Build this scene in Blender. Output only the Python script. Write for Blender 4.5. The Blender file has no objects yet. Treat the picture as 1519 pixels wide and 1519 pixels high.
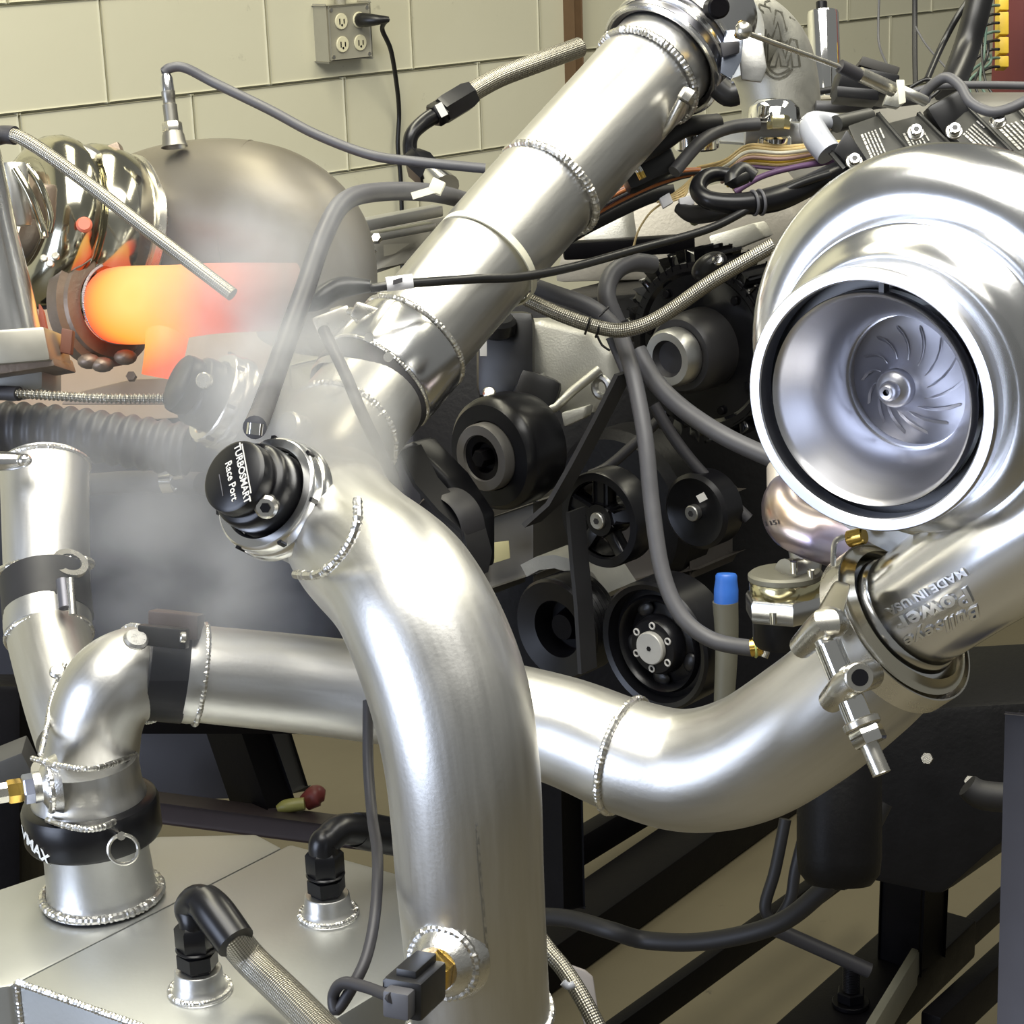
import bpy, bmesh, math, random
from mathutils import Vector, Matrix
from mathutils.bvhtree import BVHTree
random.seed(7)
SC = bpy.context.scene
COL = SC.collection
PI = math.pi

# ------------------------------------------------------------------ camera
F, CX = 3000.0, 759.5
PITCH, ROLL = math.radians(17.0), math.radians(2.0)
CAM = Vector((0, 0, 1.75))
_fw = Vector((0, math.cos(PITCH), -math.sin(PITCH)))
_up0 = Vector((0, math.sin(PITCH), math.cos(PITCH)))
_rt = Vector((1, 0, 0)) * math.cos(ROLL) - _up0 * math.sin(ROLL)
_up = Vector((1, 0, 0)) * math.sin(ROLL) + _up0 * math.cos(ROLL)
RC = Matrix((_rt, _up, -_fw)).transposed()
cam_d = bpy.data.cameras.new('camera')
cam_d.sensor_width = 36
cam_d.lens = F / 1519 * 36
cam_d.clip_start = 0.05
cam = bpy.data.objects.new('camera', cam_d)
cam.matrix_world = Matrix.Translation(CAM) @ RC.to_4x4()
COL.objects.link(cam)
SC.camera = cam

# ------------------------------------------------------------------ world, lamps, exposure
SC.view_settings.view_transform = 'Standard'
SC.view_settings.look = 'None'
SC.view_settings.gamma = 1
SC.view_settings.use_curve_mapping = False
SC.view_settings.exposure = 0.32
world = bpy.data.worlds.new('world')
SC.world = world
world.use_nodes = True
bg = world.node_tree.nodes['Background']
bg.inputs[0].default_value = (0.95, 0.96, 0.92, 1)
bg.inputs[1].default_value = 0.16

def area(name, loc, target, sx, sy, power, color):
    l = bpy.data.lights.new(name, 'AREA')
    l.shape = 'RECTANGLE'; l.size = sx; l.size_y = sy
    l.energy = power; l.color = color
    o = bpy.data.objects.new(name, l)
    o.location = loc
    o.rotation_euler = (Vector(target) - Vector(loc)).to_track_quat('-Z', 'Y').to_euler()
    COL.objects.link(o)
    return o
area('ceiling_lamp', (-0.5, 2.3, 3.4), (-0.5, 2.3, 0), 0.5, 2.4, 48, (1.0, 0.95, 0.74))
area('ceiling_lamp', (1.5, 2.6, 3.4), (1.5, 2.6, 0), 0.5, 2.4, 45, (1.0, 0.95, 0.76))
area('ceiling_lamp', (-0.1, 0.7, 3.4), (-0.1, 0.7, 0), 2.4, 1.5, 92, (1.0, 0.98, 0.92))
area('doorway_daylight', (-2.7, -0.2, 1.35), (0.2, 1.4, 1.2), 1.7, 1.8, 66, (0.70, 0.79, 1.0))

# ------------------------------------------------------------------ coordinates
def V(x, y, z): return RC @ Vector((x, y, z))          # a direction given relative to the view
def P(px, py, d): return CAM + RC @ Vector(((px - CX) / F * d, -(py - CX) / F * d, -d))
def S(px, d): return px * d / F
def dep(p): return -(RC.transposed() @ (p - CAM)).z
def ray(px, py): return (RC @ Vector(((px - CX) / F, -(py - CX) / F, -1.0)))
def G(px, py, z):
    r = ray(px, py); return CAM + r * ((z - CAM.z) / r.z)
AZ = math.radians(43)
EW = Vector((math.sin(AZ), math.cos(AZ), 0)); EU = Vector((math.cos(AZ), -math.sin(AZ), 0)); EV = Vector((0, 0, 1))
WAZ = math.radians(46)
WT = Vector((math.sin(WAZ), math.cos(WAZ), 0)); WN = Vector((math.cos(WAZ), -math.sin(WAZ), 0))
WQ = P(600, 105, 4.55)
def Wp(px, py, off=0.0):
    r = ray(px, py); return CAM + r * ((WQ + WN * off - CAM).dot(WN) / r.dot(WN))

# ------------------------------------------------------------------ mesh building
class MB:
    def __init__(s): s.v = []; s.f = []; s.uv = []; s.flat = False
    def add(s, v, f, uv=None):
        o = len(s.v); s.v += [Vector(p) for p in v]
        for k, fc in enumerate(f):
            s.f.append([i + o for i in fc]); s.uv.append(uv[k] if uv else [(0, 0)] * len(fc))
        return s
    def __iadd__(s, m):
        o = len(s.v); s.v += m.v; s.f += [[i + o for i in fc] for fc in m.f]; s.uv += m.uv; return s
def crom(pts, sub):
    n = len(pts)
    if n < 3 or sub < 2: return [list(p) for p in pts]
    out = []
    for i in range(n - 1):
        p0, p1, p2, p3 = pts[max(i - 1, 0)], pts[i], pts[i + 1], pts[min(i + 2, n - 1)]
        for k in range(sub):
            t = k / sub
            out.append([0.5 * (2 * b + (c - a) * t + (2 * a - 5 * b + 4 * c - d) * t * t + (3 * b - a - 3 * c + d) * t ** 3) for a, b, c, d in zip(p0, p1, p2, p3)])
    out.append(list(pts[-1])); return out
def resample(p, step):
    L = [0]
    for a, b in zip(p, p[1:]): L.append(L[-1] + (Vector(b[:3]) - Vector(a[:3])).length)
    n = max(2, int(L[-1] / step) + 1); out = []; j = 0
    for i in range(n + 1):
        s = L[-1] * i / n
        while j < len(L) - 2 and L[j + 1] < s: j += 1
        t = (s - L[j]) / max(L[j + 1] - L[j], 1e-9)
        out.append([a + (b - a) * t for a, b in zip(p[j], p[j + 1])])
    return out
def tube(pts, r, n=20, sub=8, caps=True, rfun=None, step=None, closed=False):
    if not isinstance(r, (list, tuple)): r = [r] * len(pts)
    p = [list(a) + [b] for a, b in zip(pts, r)]
    p = crom(p, sub)
    if step: p = resample(p, step)
    c = [Vector(a[:3]) for a in p]; m = MB(); N = len(c)
    t0 = (c[1] - c[0]).normalized()
    x = t0.orthogonal().normalized(); L = 0; vs = []; ls = []
    for i in range(N):
        if closed: t = (c[(i + 1) % (N - 1)] - c[i - 1 if i else N - 2])
        else: t = c[min(i + 1, N - 1)] - c[max(i - 1, 0)]
        t = t.normalized() if t.length > 1e-9 else t0
        x = (x - t * x.dot(t)).normalized(); y = t.cross(x)
        if i: L += (c[i] - c[i - 1]).length
        rr = p[i][3] * (rfun(L, i) if rfun else 1); ls.append(L)
        for k in range(n):
            a = 2 * PI * k / n; vs.append(c[i] + (x * math.cos(a) + y * math.sin(a)) * rr)
        t0 = t
    fs = []; uvs = []; w = 2 * PI * p[0][3]
    for i in range(N - 1):
        for k in range(n):
            k2 = (k + 1) % n
            fs.append([i * n + k, i * n + k2, (i + 1) * n + k2, (i + 1) * n + k])
            uvs.append([(ls[i], w * k / n), (ls[i], w * (k + 1) / n), (ls[i + 1], w * (k + 1) / n), (ls[i + 1], w * k / n)])
    if caps and not closed:
        fs.append(list(range(n))[::-1]); uvs.append([(0, 0)] * n)
        fs.append([(N - 1) * n + k for k in range(n)]); uvs.append([(0, 0)] * n)
    return m.add(vs, fs, uvs)
def basis(axis):
    a = axis.normalized(); u = Vector((0, 0, 1)).cross(a)
    if u.length < 1e-3: u = Vector((1, 0, 0))
    u.normalize(); return u, a.cross(u), a
def lathe(prof, org, axis, n=48, ph=0.0):
    u, v, a = basis(axis); m = MB(); vs = []; L = [0]
    for q, w in zip(prof, prof[1:]): L.append(L[-1] + math.hypot(q[0] - w[0], q[1] - w[1]))
    for (r, h) in prof:
        for k in range(n):
            t = 2 * PI * k / n + ph
            vs.append(org + a * h + (u * math.cos(t) + v * math.sin(t)) * max(r, 1e-5))
    fs = []; uvs = []; R = max(q[0] for q in prof)
    for i in range(len(prof) - 1):
        for k in range(n):
            k2 = (k + 1) % n
            fs.append([i * n + k, i * n + k2, (i + 1) * n + k2, (i + 1) * n + k])
            uvs.append([(L[i], R * 2 * PI * k / n), (L[i], R * 2 * PI * (k + 1) / n), (L[i + 1], R * 2 * PI * (k + 1) / n), (L[i + 1], R * 2 * PI * k / n)])
    return m.add(vs, fs, uvs)
def disc(org, axis, r, h, n=32, bev=0.0):              # a solid disc or rod from org along axis
    b = min(bev, r * .4, abs(h) * .4)
    return lathe([(0, 0), (r - b, 0), (r, b), (r, h - b), (r - b, h), (0, h)] if b else [(0, 0), (r, 0), (r, h), (0, h)], org, axis, n)
def hexa(org, axis, r, h, ph=0.0): return lathe([(0, 0), (r * .9, 0), (r, h * .12), (r, h * .88), (r * .9, h), (0, h)], org, axis, 6, ph)
def ring(org, axis, R, r, n=40, k=10):
    u, v, a = basis(axis)
    pts = [org + (u * math.cos(2 * PI * i / n) + v * math.sin(2 * PI * i / n)) * R for i in range(n + 1)]
    return tube(pts, r, k, 1, False, closed=True)
def bead(pts, r, closed=False, sub=6):                  # rippled weld bead
    r *= .75
    return tube(pts, r, 8, sub, not closed, rfun=lambda L, i: 1.0 + .12 * math.sin(L * 2 * PI / (r * 1.3)) + random.uniform(-.08, .08), step=r * .4, closed=False)
def beadring(org, axis, R, r, n=48):
    u, v, a = basis(axis)
    pts = [org + (u * math.cos(2 * PI * i / n) + v * math.sin(2 * PI * i / n)) * R for i in range(n + 1)]
    r *= .72
    return tube(pts, r, 8, 1, False, rfun=lambda L, i: 1.0 + .12 * math.sin(L * 2 * PI / (r * 1.3)) + random.uniform(-.08, .08), step=r * .4)
def box(c, ex, ey, ez, bev=0.0):                        # half-extent vectors
    bm = bmesh.new(); bmesh.ops.create_cube(bm, size=2)
    M = Matrix((ex, ey, ez)).transposed()
    for v in bm.verts: v.co = M @ v.co
    if bev: bmesh.ops.bevel(bm, geom=bm.edges[:], offset=bev, segments=2, affect='EDGES', profile=.6)
    bmesh.ops.recalc_face_normals(bm, faces=bm.faces[:])
    bm.verts.ensure_lookup_table(); m = MB()
    m.add([c + v.co for v in bm.verts], [[v.index for v in f.verts] for f in bm.faces]); bm.free(); return m
def beam(a, b, up, w, h, bev=.002):
    d = b - a; y = d.normalized(); x = y.cross(up).normalized(); z = x.cross(y)
    return box((a + b) / 2, x * w / 2, d / 2, z * h / 2, bev)
def prism(poly, th, bev=0.0):                           # polygon (world points) extruded by vector th
    n = len(poly); bm = bmesh.new()
    a = [bm.verts.new(p) for p in poly]; b = [bm.verts.new(p + th) for p in poly]
    bm.faces.new(a); bm.faces.new(b[::-1])
    for i in range(n): bm.faces.new([a[i], b[i], b[(i + 1) % n], a[(i + 1) % n]][::-1])
    bmesh.ops.recalc_face_normals(bm, faces=bm.faces[:])
    if bev: bmesh.ops.bevel(bm, geom=bm.edges[:], offset=bev, segments=2, affect='EDGES', profile=.6)
    bm.verts.index_update(); m = MB()
    m.add([v.co.copy() for v in bm.verts], [[v.index for v in f.verts] for f in bm.faces]); bm.free(); return m
def ellipsoid(c, ex, ey, ez, nu=24, nv=14):
    vs = []; fs = []
    for i in range(nv + 1):
        t = PI * i / nv
        for k in range(nu):
            a = 2 * PI * k / nu
            vs.append(c + ex * math.sin(t) * math.cos(a) + ey * math.sin(t) * math.sin(a) + ez * math.cos(t))
    for i in range(nv):
        for k in range(nu): fs.append([i * nu + k, i * nu + (k + 1) % nu, (i + 1) * nu + (k + 1) % nu, (i + 1) * nu + k])
    return MB().add(vs, fs)
def text(s, size, ext, off=0.0, shear=0.0, space=1.0):
    cu = bpy.data.curves.new('tmp', 'FONT'); cu.body = s; cu.size = size; cu.extrude = ext; cu.offset = off; cu.shear = shear
    cu.align_x = 'CENTER'; cu.align_y = 'CENTER'; cu.resolution_u = 3; cu.space_character = space
    o = bpy.data.objects.new('tmp', cu); COL.objects.link(o); bpy.context.view_layer.update()
    me = bpy.data.meshes.new_from_object(o.evaluated_get(bpy.context.evaluated_depsgraph_get()))
    m = MB().add([v.co.copy() for v in me.vertices], [list(p.vertices) for p in me.polygons])
    bpy.data.objects.remove(o); bpy.data.curves.remove(cu); bpy.data.meshes.remove(me); return m
def place(m, org, u, v, n):
    m.v = [org + u * p.x + v * p.y + n * p.z for p in m.v]; return m
def wrap(m, target, direction, lift=0.0008):               # lay a flat mesh (kept in local x,y,z; placed by place first) on a surface
    bv = BVHTree.FromPolygons(target.v, target.f); d = direction.normalized(); out = []; last = None
    for p in m.v:
        h = bv.ray_cast(p - d * .4, d)
        out.append(h[0] - d * lift if h[0] is not None else p)
    m.v = out; return m
def finer(m, L):                                        # split long edges so flat lettering can follow a curved surface
    bm = bmesh.new(); vv = [bm.verts.new(p) for p in m.v]
    for f in m.f:
        try: bm.faces.new([vv[i] for i in f])
        except ValueError: pass
    bmesh.ops.triangulate(bm, faces=bm.faces[:])
    for _ in range(3):
        e = [e for e in bm.edges if e.calc_length() > L]
        if not e: break
        bmesh.ops.subdivide_edges(bm, edges=e, cuts=1); bmesh.ops.triangulate(bm, faces=bm.faces[:])
    bm.verts.index_update(); r = MB().add([v.co.copy() for v in bm.verts], [[v.index for v in f.verts] for f in bm.faces]); bm.free(); return r
def decal(s, size, ext, org, u, v, target, direction, off=0.0, shear=0.0, space=1.0):
    m = finer(text(s, size, ext, off, shear, space), size * .2)
    hs = [p.z for p in m.v]; place(m, org, u, v, Vector((0, 0, 0))); wrap(m, target, direction)
    m.v = [p - direction.normalized() * (h * 1.0) for p, h in zip(m.v, hs)]; return m

# ------------------------------------------------------------------ objects
LOCS = {}
def mesh_of(name, m, mat, loc, smooth=40):
    me = bpy.data.meshes.new(name)
    me.from_pydata([tuple(p - loc) for p in m.v], [], m.f)
    ul = me.uv_layers.new(name='UVMap'); k = 0
    flatuv = [c for f in m.uv for q in f for c in q]
    ul.data.foreach_set('uv', flatuv)
    if smooth:
        me.polygons.foreach_set('use_smooth', [True] * len(me.polygons))
        me.set_sharp_from_angle(angle=math.radians(smooth))
    if mat: me.materials.append(mat)
    me.update(); return me
def tag(o, label=None, cat=None, group=None, kind=None):
    if label: o['label'] = label
    if cat: o['category'] = cat
    if group: o['group'] = group
    if kind: o['kind'] = kind
    return o
def thing(name, label, cat, loc, group=None, kind=None):
    o = bpy.data.objects.new(name, None); o.empty_display_size = .02; o.location = loc; COL.objects.link(o)
    LOCS[o.name] = Vector(loc); return tag(o, label, cat, group, kind)
def part(par, name, m, mat, label=None, smooth=40, kind=None):
    loc = LOCS[par.name]
    o = bpy.data.objects.new(name, mesh_of(name, m, mat, loc, smooth)); COL.objects.link(o); o.parent = par
    LOCS[o.name] = loc; return tag(o, label, None, None, kind)
def one(name, m, mat, label, cat, group=None, kind=None, smooth=40):
    loc = Vector((sum(p.x for p in m.v) / len(m.v), sum(p.y for p in m.v) / len(m.v), min(p.z for p in m.v)))
    o = bpy.data.objects.new(name, mesh_of(name, m, mat, loc, smooth)); o.location = loc; COL.objects.link(o)
    LOCS[o.name] = loc; return tag(o, label, cat, group, kind)
def struct(name, m, mat, par=None, smooth=0):
    if par: return part(par, name, m, mat, smooth=smooth)
    loc = Vector((0, 0, 0)); o = bpy.data.objects.new(name, mesh_of(name, m, mat, loc, smooth)); COL.objects.link(o)
    LOCS[o.name] = loc; o['kind'] = 'structure'; return o

# ------------------------------------------------------------------ materials
def newmat(name):
    m = bpy.data.materials.new(name); m.use_nodes = True
    return m, m.node_tree, m.node_tree.nodes['Principled BSDF']
def nd(nt, t, **kw):
    n = nt.nodes.new(t)
    for k, v in kw.items():
        if k == 'inp':
            for a, b in v.items(): n.inputs[a].default_value = b
        else: setattr(n, k, v)
    return n
def mat(name, col, metal=0.0, rough=.5, var=.12, scale=30, rvar=.08, bump=0.0, bscale=200, stretch=None, spec=None, coat=0.0, detail=4):
    m, nt, b = newmat(name)
    b.inputs['Metallic'].default_value = metal
    if spec is not None: b.inputs['Specular IOR Level'].default_value = spec
    if coat: b.inputs['Coat Weight'].default_value = coat; b.inputs['Coat Roughness'].default_value = .1
    tc = nd(nt, 'ShaderNodeTexCoord'); src = tc.outputs['Object']
    if stretch:
        mp = nd(nt, 'ShaderNodeMapping'); mp.inputs['Scale'].default_value = stretch
        nt.links.new(tc.outputs['UV'], mp.inputs[0]); src = mp.outputs[0]
    no = nd(nt, 'ShaderNodeTexNoise', inp={'Scale': scale, 'Detail': detail, 'Roughness': .6})
    nt.links.new(src, no.inputs['Vector'])
    mx = nd(nt, 'ShaderNodeMix', data_type='RGBA')
    c = Vector(col[:3])
    mx.inputs[6].default_value = (*[max(0, x * (1 - var)) for x in c], 1); mx.inputs[7].default_value = (*[min(1, x * (1 + var)) for x in c], 1)
    nt.links.new(no.outputs['Fac'], mx.inputs[0]); nt.links.new(mx.outputs[2], b.inputs['Base Color'])
    mr = nd(nt, 'ShaderNodeMapRange', inp={3: max(.02, rough - rvar), 4: min(1, rough + rvar)})
    nt.links.new(no.outputs['Fac'], mr.inputs[0]); nt.links.new(mr.outputs[0], b.inputs['Roughness'])
    if bump:
        n2 = nd(nt, 'ShaderNodeTexNoise', inp={'Scale': bscale, 'Detail': 3})
        nt.links.new(tc.outputs['Object'], n2.inputs['Vector'])
        bp = nd(nt, 'ShaderNodeBump', inp={'Strength': bump, 'Distance': .002})
        nt.links.new(n2.outputs['Fac'], bp.inputs['Height']); nt.links.new(bp.outputs[0], b.inputs['Normal'])
    return m
M = {}
M['alu'] = mat('brushed_aluminium', (.585, .58, .56), 1, .39, .10, 1, .07, .05, 300, stretch=(14, 160, 1))
M['alu_satin'] = mat('satin_aluminium', (.58, .58, .565), 1, .38, .08, 25, .06, .06, 300)
M['alu_pol'] = mat('polished_aluminium', (.72, .72, .72), 1, .20, .04, 20, .05)
M['alu_cast'] = mat('cast_aluminium', (.58, .575, .53), 1, .5, .1, 60, .08, .12, 500)
M['weld'] = mat('weld_bead_metal', (.72, .71, .68), 1, .30, .12, 300, .1, .12, 700)
M['chrome'] = mat('chrome', (.88, .88, .86), 1, .07, .03, 20, .03)
M['steel'] = mat('zinc_steel', (.66, .64, .58), 1, .28, .1, 60, .08)
M['black'] = mat('black_anodised', (.005, .005, .0065), .0, .30, .2, 40, .06, spec=.4)
M['blackmetal'] = mat('black_painted_steel', (.0025, .0022, .003), 0, .45, .25, 30, .1, .08, 200, spec=.12)  # albedo lowered so the black paint also carries the frame's shadow
M['plastic'] = mat('black_plastic', (.010, .010, .011), 0, .35, .2, 60, .06)
M['rubber'] = mat('black_rubber', (.011, .0108, .0125), 0, .55, .2, 60, .08)
M['hose'] = mat('grey_rubber_hose', (.075, .075, .083), 0, .48, .15, 60, .08)
M['hosedark'] = mat('dark_rubber_hose', (.028, .027, .031), 0, .5, .15, 60, .08)
M['engine'] = mat('black_engine_paint', (.003, .0028, .0035), 0, .5, .3, 25, .1, .2, 150, spec=.25)
M['coil'] = mat('grey_coil_plastic', (.040, .040, .037), 0, .45, .12, 50, .06, .05, 400)
M['brass'] = mat('brass', (.75, .5, .12), 1, .22, .1, 60, .06)
M['blue'] = mat('blue_plastic', (.03, .13, .5), 0, .4, .1, 60, .05)
M['olive'] = mat('olive_grey_metal', (.16, .155, .12), .3, .5, .1, 40, .08)
M['white'] = mat('white_print', (.8, .8, .76), 0, .6, .05, 60, .05)
M['greyprint'] = mat('grey_print', (.52, .51, .48), 0, .6, .05, 60, .05)
M['ivory'] = mat('ivory_plastic', (.72, .68, .48), 0, .45, .05, 50, .05)
M['boxgrey'] = mat('grey_electrical_metal', (.36, .345, .28), .2, .5, .08, 40, .06)
M['paper'] = mat('white_label', (.75, .75, .78), 0, .6, .04, 60, .05)
M['orange'] = mat('orange_wire', (.40, .13, .035), 0, .5, .15, 80, .05)
M['tan'] = mat('tan_wire', (.72, .55, .26), 0, .5, .15, 80, .05)
M['pinkwire'] = mat('dusty_pink_wire', (.33, .2, .17), 0, .5, .15, 80, .05)
M['yellow'] = mat('yellow_wire', (.62, .42, .03), 0, .45, .1, 80, .05)
M['green'] = mat('green_wire', (.08, .14, .11), 0, .5, .1, 80, .05)
M['purple'] = mat('purple_wire', (.12, .06, .14), 0, .5, .1, 80, .05)
M['redsteel'] = mat('dark_red_painted_steel', (.11, .022, .018), 0, .45, .2, 20, .08)
M['brown'] = mat('brown_wood', (.13, .075, .035), 0, .6, .2, 30, .08)
M['dome'] = mat('heat_stained_steel', (.155, .138, .105), .45, .45, .16, 9, .08, .05, 200)
M['hotsteel'] = mat('burnt_turbine_steel', (.24, .19, .15), .7, .5, .25, 40, .1, .2, 200)
M['shield'] = mat('tan_heat_shield', (.33, .24, .16), .3, .55, .12, 12, .08)
M['head'] = mat('bare_cylinder_head', (.33, .31, .27), .55, .5, .12, 25, .08, .15, 250)
M['frost'] = mat('clear_grey_plastic', (.42, .44, .5), 0, .3, .08, 40, .05)
M['ties'] = mat('cream_nylon', (.70, .68, .55), 0, .45, .05, 50, .05)
M['redhandle'] = mat('dark_red_plastic', (.17, .035, .03), 0, .4, .15, 50, .05)
M['whitebell'] = mat('bright_machined_lip', (.60, .61, .66), 1, .34, .03, 60, .04)
M['tank'] = mat('dull_tank_aluminium', (.44, .45, .44), .85, .46, .07, 6, .07, .05, 250)
M['lens'] = mat('lettering_relief', (.80, .80, .80), 1, .32, .05, 50, .04)

def heat_tint():                                        # straw / violet / blue heat colours of a stainless pipe
    m, nt, b = newmat('heat_tinted_stainless'); b.inputs['Metallic'].default_value = 1; b.inputs['Roughness'].default_value = .3
    tc = nd(nt, 'ShaderNodeTexCoord'); no = nd(nt, 'ShaderNodeTexNoise', inp={'Scale': 14, 'Detail': 2}); nt.links.new(tc.outputs['Object'], no.inputs['Vector'])
    r = nd(nt, 'ShaderNodeValToRGB'); e = r.color_ramp.elements
    e[0].position = .3; e[0].color = (.62, .42, .22, 1); e[1].position = .7; e[1].color = (.36, .36, .55, 1)
    k = e.new(.45); k.color = (.6, .52, .5, 1); k = e.new(.58); k.color = (.48, .40, .50, 1)
    nt.links.new(no.outputs['Fac'], r.inputs[0]); nt.links.new(r.outputs[0], b.inputs['Base Color']); return m
M['heat'] = heat_tint()
def braid():
    m, nt, b = newmat('braided_steel'); b.inputs['Metallic'].default_value = .9
    tc = nd(nt, 'ShaderNodeTexCoord'); sx = nd(nt, 'ShaderNodeSeparateXYZ'); nt.links.new(tc.outputs['UV'], sx.inputs[0])
    def math_(op, a, bb):
        n = nd(nt, 'ShaderNodeMath', operation=op)
        for i, x in enumerate((a, bb)):
            if isinstance(x, (int, float)): n.inputs[i].default_value = x
            elif x is not None: nt.links.new(x, n.inputs[i])
        return n.outputs[0]
    K = 1500
    s1 = math_('SINE', math_('MULTIPLY', math_('ADD', sx.outputs[0], sx.outputs[1]), K), None)
    s2 = math_('SINE', math_('MULTIPLY', math_('SUBTRACT', sx.outputs[0], sx.outputs[1]), K), None)
    h = math_('MULTIPLY', s1, s2)
    mr = nd(nt, 'ShaderNodeMapRange', inp={1: -1, 2: 1}); nt.links.new(h, mr.inputs[0])
    r = nd(nt, 'ShaderNodeValToRGB'); r.color_ramp.elements[0].color = (.13, .12, .095, 1); r.color_ramp.elements[1].color = (.46, .44, .38, 1)
    nt.links.new(mr.outputs[0], r.inputs[0]); nt.links.new(r.outputs[0], b.inputs['Base Color'])
    b.inputs['Roughness'].default_value = .32
    bp = nd(nt, 'ShaderNodeBump', inp={'Strength': .5, 'Distance': .001}); nt.links.new(mr.outputs[0], bp.inputs['Height']); nt.links.new(bp.outputs[0], b.inputs['Normal'])
    return m
M['braid'] = braid()
def paint(name, c1, c2, spots):
    m, nt, b = newmat(name); b.inputs['Roughness'].default_value = .55
    tc = nd(nt, 'ShaderNodeTexCoord'); g = nd(nt, 'ShaderNodeNewGeometry')
    n1 = nd(nt, 'ShaderNodeTexNoise', inp={'Scale': 3.5, 'Detail': 4}); n2 = nd(nt, 'ShaderNodeTexNoise', inp={'Scale': 22, 'Detail': 5, 'Roughness': .7})
    nt.links.new(g.outputs['Position'], n1.inputs['Vector']); nt.links.new(g.outputs['Position'], n2.inputs['Vector'])
    a = nd(nt, 'ShaderNodeMix', data_type='RGBA'); a.inputs[6].default_value = (*c1, 1); a.inputs[7].default_value = (*c2, 1); nt.links.new(n1.outputs['Fac'], a.inputs[0])
    mr = nd(nt, 'ShaderNodeMapRange', inp={1: .66, 2: .74}); nt.links.new(n2.outputs['Fac'], mr.inputs[0])
    c = nd(nt, 'ShaderNodeMix', data_type='RGBA'); c.inputs[7].default_value = (*spots, 1)
    nt.links.new(a.outputs[2], c.inputs[6]); nt.links.new(mr.outputs[0], c.inputs[0]); nt.links.new(c.outputs[2], b.inputs['Base Color'])
    bp = nd(nt, 'ShaderNodeBump', inp={'Strength': .12, 'Distance': .004}); nt.links.new(n2.outputs['Fac'], bp.inputs['Height']); nt.links.new(bp.outputs[0], b.inputs['Normal'])
    return m
M['block'] = paint('cream_block_paint', (.60, .58, .44), (.66, .64, .50), (.50, .48, .37))
M['mortar'] = paint('painted_mortar', (.50, .48, .36), (.56, .54, .42), (.4, .38, .28))
M['floor'] = paint('olive_tan_floor', (.085, .072, .045), (.13, .112, .070), (.04, .034, .024))
def glow():
    m, nt, b = newmat('glowing_hot_steel'); b.inputs['Base Color'].default_value = (.12, .05, .03, 1); b.inputs['Roughness'].default_value = .6
    g = nd(nt, 'ShaderNodeNewGeometry'); ds = nd(nt, 'ShaderNodeVectorMath', operation='DISTANCE'); ds.inputs[1].default_value = GLOW_C
    nt.links.new(g.outputs['Position'], ds.inputs[0])
    mr = nd(nt, 'ShaderNodeMapRange', inp={1: .015, 2: .150}); nt.links.new(ds.outputs['Value'], mr.inputs[0])
    r = nd(nt, 'ShaderNodeValToRGB'); e = r.color_ramp.elements
    e[0].position = 0; e[0].color = (1.0, .64, .15, 1); e[1].position = 1; e[1].color = (.03, .004, .003, 1)
    k = e.new(.26); k.color = (1.0, .42, .045, 1); k = e.new(.47); k.color = (1.0, .115, .03, 1); k = e.new(.76); k.color = (.50, .04, .025, 1)
    nt.links.new(mr.outputs[0], r.inputs[0]); nt.links.new(r.outputs[0], b.inputs['Emission Color']); b.inputs['Emission Strength'].default_value = .9
    return m
GLOW_C = P(198, 438, 1.99)
M['glow'] = glow()
# ================================================================== SETTING
fl = MB().add([(-6, -2, 0), (9, -2, 0), (9, 9, 0), (-6, 9, 0)], [[0, 1, 2, 3]])
struct('floor', fl, M['floor'])
CH, CW, J = .2032, .4064, .006
# a mortar joint passes through the pixels (0,170) and (800,84)
wl0 = Wp(0, 170); z0 = wl0.z % CH
s0 = (Wp(391, 60) - WQ).dot(WT) % CW
wa, wb = WQ - WT * 4.0, WQ + WT * 7.5
wm = prism([Vector((wa.x, wa.y, -.05)), Vector((wb.x, wb.y, -.05)), Vector((wb.x, wb.y, 3.1)), Vector((wa.x, wa.y, 3.1))], -WN * .15)
wall = struct('wall_back', wm, M['mortar'])
blk = None
kk = round((wl0.z - z0) / CH)
for row in range(0, 15):
    zc = z0 + (row - .5) * CH
    odd = (row - kk - 1) % 2
    for i in range(-6, 14):
        c = WQ + WT * (s0 + (i + .5 + .5 * odd) * CW); c = Vector((c.x, c.y, zc))
        if zc < 0: continue
        if blk is None:
            blk = mesh_of('block', box(Vector((0, 0, 0)), WT * (CW / 2 - J / 2), WN * .012, Vector((0, 0, CH / 2 - J / 2)), .003), M['block'], Vector((0, 0, 0)), 0)
        o = bpy.data.objects.new('block', blk); COL.objects.link(o); o.parent = wall; o.location = c + WN * random.uniform(-.0008, .0008)
# dark upright strip on the wall
tr = box((Wp(849, -60, .03) + Wp(850, 75, .03)) / 2, WT * .014, WN * .016, Vector((0, 0, .30)), .003)
struct('trim_1', tr, M['brown'])

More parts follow.
